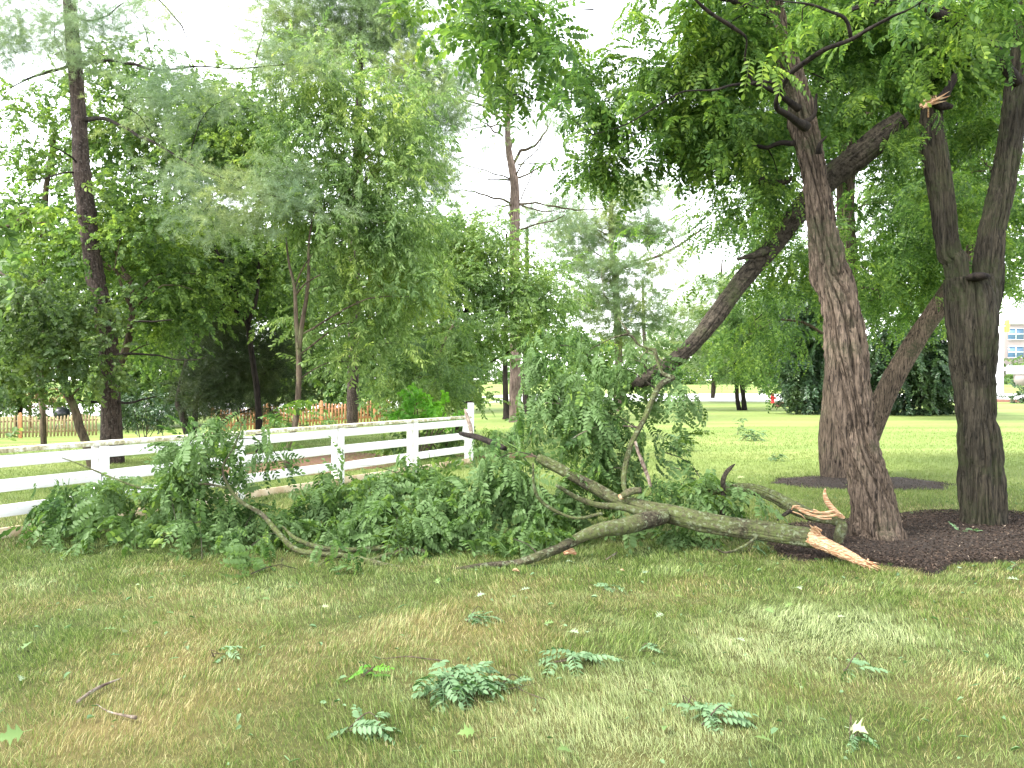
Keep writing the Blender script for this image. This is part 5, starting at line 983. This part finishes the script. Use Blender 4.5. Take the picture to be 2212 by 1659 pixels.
clump(1640, 1196, 70, 'upright leafy sprig on grass under the splintered limb', 212, 14, .8, hgt=.24)
clump(1625, 952, 72, 'larger green leaf clump on the far lawn between heap and trunks', 213, 60, 1.3, hgt=.3)
clump(1600, 940, 26, 'upright tuft at the left side of the far lawn clump', 217, 30, 1.1, hgt=.5)
clump(1678, 996, 40, 'smaller green leaf clump on the lawn before the round mulch bed', 214, 24, 1.0, hgt=.14)
clump(1470, 975, 90, 'leaf clump on the lawn just right of the hanging foliage', 215, 90, 1.3, hgt=.4)
clump(2196, 1232, 36, 'pale sprig at the front edge of the mulch, right side', 216, 4, .6, hgt=.04)
clump(1405, 1408, 60, 'small green sprig right of the arching sprig', 218, 4, .7, hgt=.03)
clump(1855, 1610, 60, 'dark green sprig under the pale star shaped leaf near the bottom', 219, 5, .7, hgt=.03)

def lobed(kind, rng):
    """flat lobed leaf outline fanned from the midrib; kind 0 = pin oak, 1 = maple star"""
    if kind == 0:
        ts = np.array([0, .12, .22, .30, .38, .48, .56, .66, .74, .84, .92, 1.0]); ws = np.array([.02, .05, .30, .05, .07, .42, .06, .09, .30, .05, .12, .0])
    else:
        ts = np.array([0, .08, .16, .22, .34, .42, .50, .58, .68, .80, 1.0]); ws = np.array([.02, .20, .42, .16, .22, .52, .20, .12, .20, .08, .0])
    n = len(ts); cu = rng.uniform(.1, .6); tw = rng.uniform(-.5, .5)
    mid = np.stack([ts, 0*ts, cu*ts*(1-ts)], 1); Ls = np.stack([ts + .12*ws, ws, cu*ts*(1-ts) + ws*(.25 + tw)], 1); Rs = np.stack([ts + .12*ws*rng.uniform(.8, 1.3), -ws*rng.uniform(.8, 1.1), cu*ts*(1-ts) + ws*(.25 - tw)], 1)
    st = np.array([[-.3, -.012, .02], [-.3, .012, .02], [.02, .012, 0], [.02, -.012, 0]])
    V = np.vstack([mid, Ls, Rs, st]); k = np.arange(n-1)
    F = np.vstack([np.stack([k, k+1, k+1+n, k+n], 1), np.stack([k+1, k, k+2*n, k+1+2*n], 1), [[3*n, 3*n+1, 3*n+2, 3*n+3]]]); return V, F
LV = [('pale', M_leaf_pale), ('yellow green', M_leaf_paleg)]
leaves = [(115, 1268, .10, 0, 0, 'pale curled oak leaf left of the dry patch under the kick board'), (368, 1243, .10, 0, 0, 'upright pale oak leaf below the left leafy branch'), (320, 1196, .09, 0, 0, 'pale leaf lying close under the left leafy branch'), (270, 1172, .05, 0, 0, 'tiny pale leaf nearest the left leafy branch'),
    (297, 1272, .035, 1, 0, 'tiny round pale leaf on grass left of the dry patch'), (574, 1304, .09, 1, 1, 'yellow green leaf right of the reddish dry patch'), (702, 1320, .06, 0, 0, 'small pale leaf on the dry lawn left of centre'), (235, 1370, .10, 0, 1, 'yellow green oak leaf in the left dry grass'), (60, 1406, .11, 1, 1, 'pale green star leaf at far left of the lawn'),
    (365, 1334, .07, 1, 1, 'small green leaf in the middle of the left dry grass'), (15, 1616, .14, 1, 1, 'bright green star leaf at the bottom left corner'), (42, 1480, .10, 0, 0, 'curled pale green leaf near the left edge'), (270, 1376, .07, 1, 0, 'faint grey green leaf near the yellow green oak leaf'),
    (1135, 1282, .09, 0, 0, 'pale curled leaf below the middle of the heap'), (945, 1265, .11, 0, 1, 'slender lobed leaf just below the heap, left of centre'), (1230, 1222, .08, 0, 0, 'pale leaf by the orange wood chip pair'), (1395, 1245, .10, 0, 0, 'narrow pale leaf under the sloping dark limb'), (1340, 1248, .12, 0, 1, 'long thin pale leaf left of the narrow pale leaf'),
    (1185, 1358, .09, 0, 1, 'yellow green forked leaf right of the rounded sprig'), (1240, 1378, .09, 0, 0, 'white backed leaf, left one of a hanging pair'), (1268, 1378, .08, 1, 0, 'white backed leaf, right one of a hanging pair'), (1180, 1361, .05, 0, 0, 'thin pale leaf close to the forked leaf'), (1722, 1284, .14, 0, 0, 'large white backed curled leaf below the splintered limb'),
    (1662, 1330, .10, 0, 1, 'pale lobed leaf on the bright lawn'), (1858, 1596, .12, 1, 0, 'white star shaped leaf near the bottom right'), (1705, 1318, .08, 0, 1, 'small yellow green leaf right of the bright patch'), (1650, 1620, .12, 1, 1, 'green star leaf at the bottom edge, right of centre'), (1218, 1642, .10, 1, 1, 'yellow green leaf tip at the bottom edge, centre'),
    (1820, 1344, .07, 1, 0, 'small pale green oval leaf right of the bright lawn patch'), (1470, 1300, .10, 0, 1, 'lobed green leaf right of the small leafy sprig'), (1600, 1395, .08, 0, 0, 'small pale leaf in the bright lawn patch'), (1425, 1340, .10, 0, 0, 'grey green lobed leaf above the right lawn sprig'), (1555, 1232, .08, 0, 1, 'yellow green leaf under the log, right of the chips'),
    (2190, 1260, .10, 0, 0, 'pale leaf at the right edge below the mulch'), (1600, 1036, .16, 0, 0, 'pale leaf on the far lawn left of the round mulch bed'), (1590, 1020, .10, 1, 0, 'tiny pale leaf farther up the lawn near the heap'), (1895, 1062, .14, 0, 0, 'white leaf at the right side of the round mulch bed'), (2075, 1235, .06, 1, 0, 'small white leaf on the front edge of the mulch bed'),
    (1040, 1225+70, .08, 1, 0, 'small pale leaf in the dry grass above the rounded sprig'), (1005, 1600, .10, 1, 1, 'blue green star leaf near the bottom, centre'), (1440, 1590, .12, 1, 1, 'light green star leaf near the bottom, right of the big heap')]
rr = np.random.default_rng(300)
for (px, py, sz, kind, mi, lab) in leaves:
    g = on_ground(px, py); g[2] += .045; v, f = lobed(kind, rr); a = rr.uniform(0, 2*pi)
    R = frame(np.array([cos(a), sin(a), rr.uniform(-.1, .35)]), np.array([rr.normal(0, .35), rr.normal(-.25, .35), 1.])); v = (v - [.5, 0, 0])*sz*.85 @ R.T + g - [0, 0, .012]; v[:, 2] += max(0, g[2] - .025 - v[:, 2].min())
    single('fallen_leaf', lab, 'leaf', [(v, [f])], LV[mi][1], g, 'pale leaves blown onto the lawn')
def stick(pts, label, m_=M_bark_dead, name='stick', grp='sticks lying on the lawn', lift=.03):
    P_ = []; R_ = []
    for (x, y, w) in pts: g = on_ground(x, y); P_.append(g + [0, 0, lift]); R_.append(w*.7/2/FOC*g[1])
    single(name, label, 'stick', [tube(np.array(P_), np.array(R_), 9, .02, bark=.004, seed=int(pts[0][0]), freq=2, wig=.01)], m_, P_[0], grp, smooth=True)
stick([(165, 1530, 9), (195, 1508, 11), (225, 1492, 9), (262, 1478, 4)], 'pale straight stick on the dry grass at lower left')
stick([(205, 1535, 4), (232, 1552, 5), (262, 1560, 7), (292, 1566, 12)], 'thin bent stick with a dark knobby end at lower left')
stick([(812, 1430, 3), (830, 1434, 4), (880, 1430, 5), (930, 1436, 4), (970, 1440, 3)], 'long thin curved twig above the largest leaf heap', M_bark_brown)
stick([(1175+5, 1500+25, 3), (1150, 1515, 4), (1120, 1500, 4)], 'short twig end sticking out of the largest heap', M_bark_brown)
stick([(1915, 1155+8, 6), (1920, 1186, 8), (1930, 1196, 5)], 'short grey stick on the mulch in front of the leaning trunk')
stick([(1310, 1216, 4), (1325, 1206, 7), (1333, 1200, 6)], 'short cut stick under the heap, right of the orange chips')
stick([(2120, 1210, 3), (2160, 1203, 4), (2212, 1203, 3)], 'thin tan twig across the mulch at right')
for (x, y, s_, lab) in ((1232, 1208, .075, 'larger orange split wood chip leaning under the heap'), (1115, 1247, .035, 'small bright orange wood chip on the grass below the heap'), (1345, 1244, .02, 'tiny reddish chip on the grass right of the other chips')):
    g = on_ground(x, y); ch = [tube(np.array([g+[-s_*.8, .02, .05], g+[0, 0, .05+s_*.4], g+[s_*.8, -.01, .04+s_*.2]]), np.array([s_*.25, s_*.45, s_*.2]), 10, .02, bark=.02, seed=int(x), freq=2)]
    single('wood_chip', lab, 'wood chip', ch, M_wood, g, 'orange wood chips on the grass')
# small leaflets, blade clippings and twig bits scattered everywhere
rr = np.random.default_rng(400); n = 900
y = rr.uniform(3.2, 14, n)**1.0; x = rr.uniform(-1, 1, n)*(.66*y + .5); pos = np.stack([x, y, ground_z(x, y) + rr.uniform(.015, .04, n)], 1)
a = rr.uniform(0, 2*pi, n); X = np.stack([np.cos(a), np.sin(a), rr.normal(0, .3, n)], 1)
lt_ = [(leaf6(.045, .022, .3, .3), F6), (leaf6(.03, .016, .2, .2), F6), (leaf6(.06, .006, .1, .3), F6)]
single('leaf_litter', 'tiny torn leaflets and clippings strewn over the whole lawn', 'leaf litter', instance(lt_, pos, X, np.array([0, 0, 1.]) + rr.normal(size=(n, 3))*.5, rr.uniform(.6, 1.3, n), rr), M_leaf_deb, (0, 0, 0), kind='stuff')
print('tris', sum(len(o.data.polygons) for o in bpy.data.objects if o.type == 'MESH'))
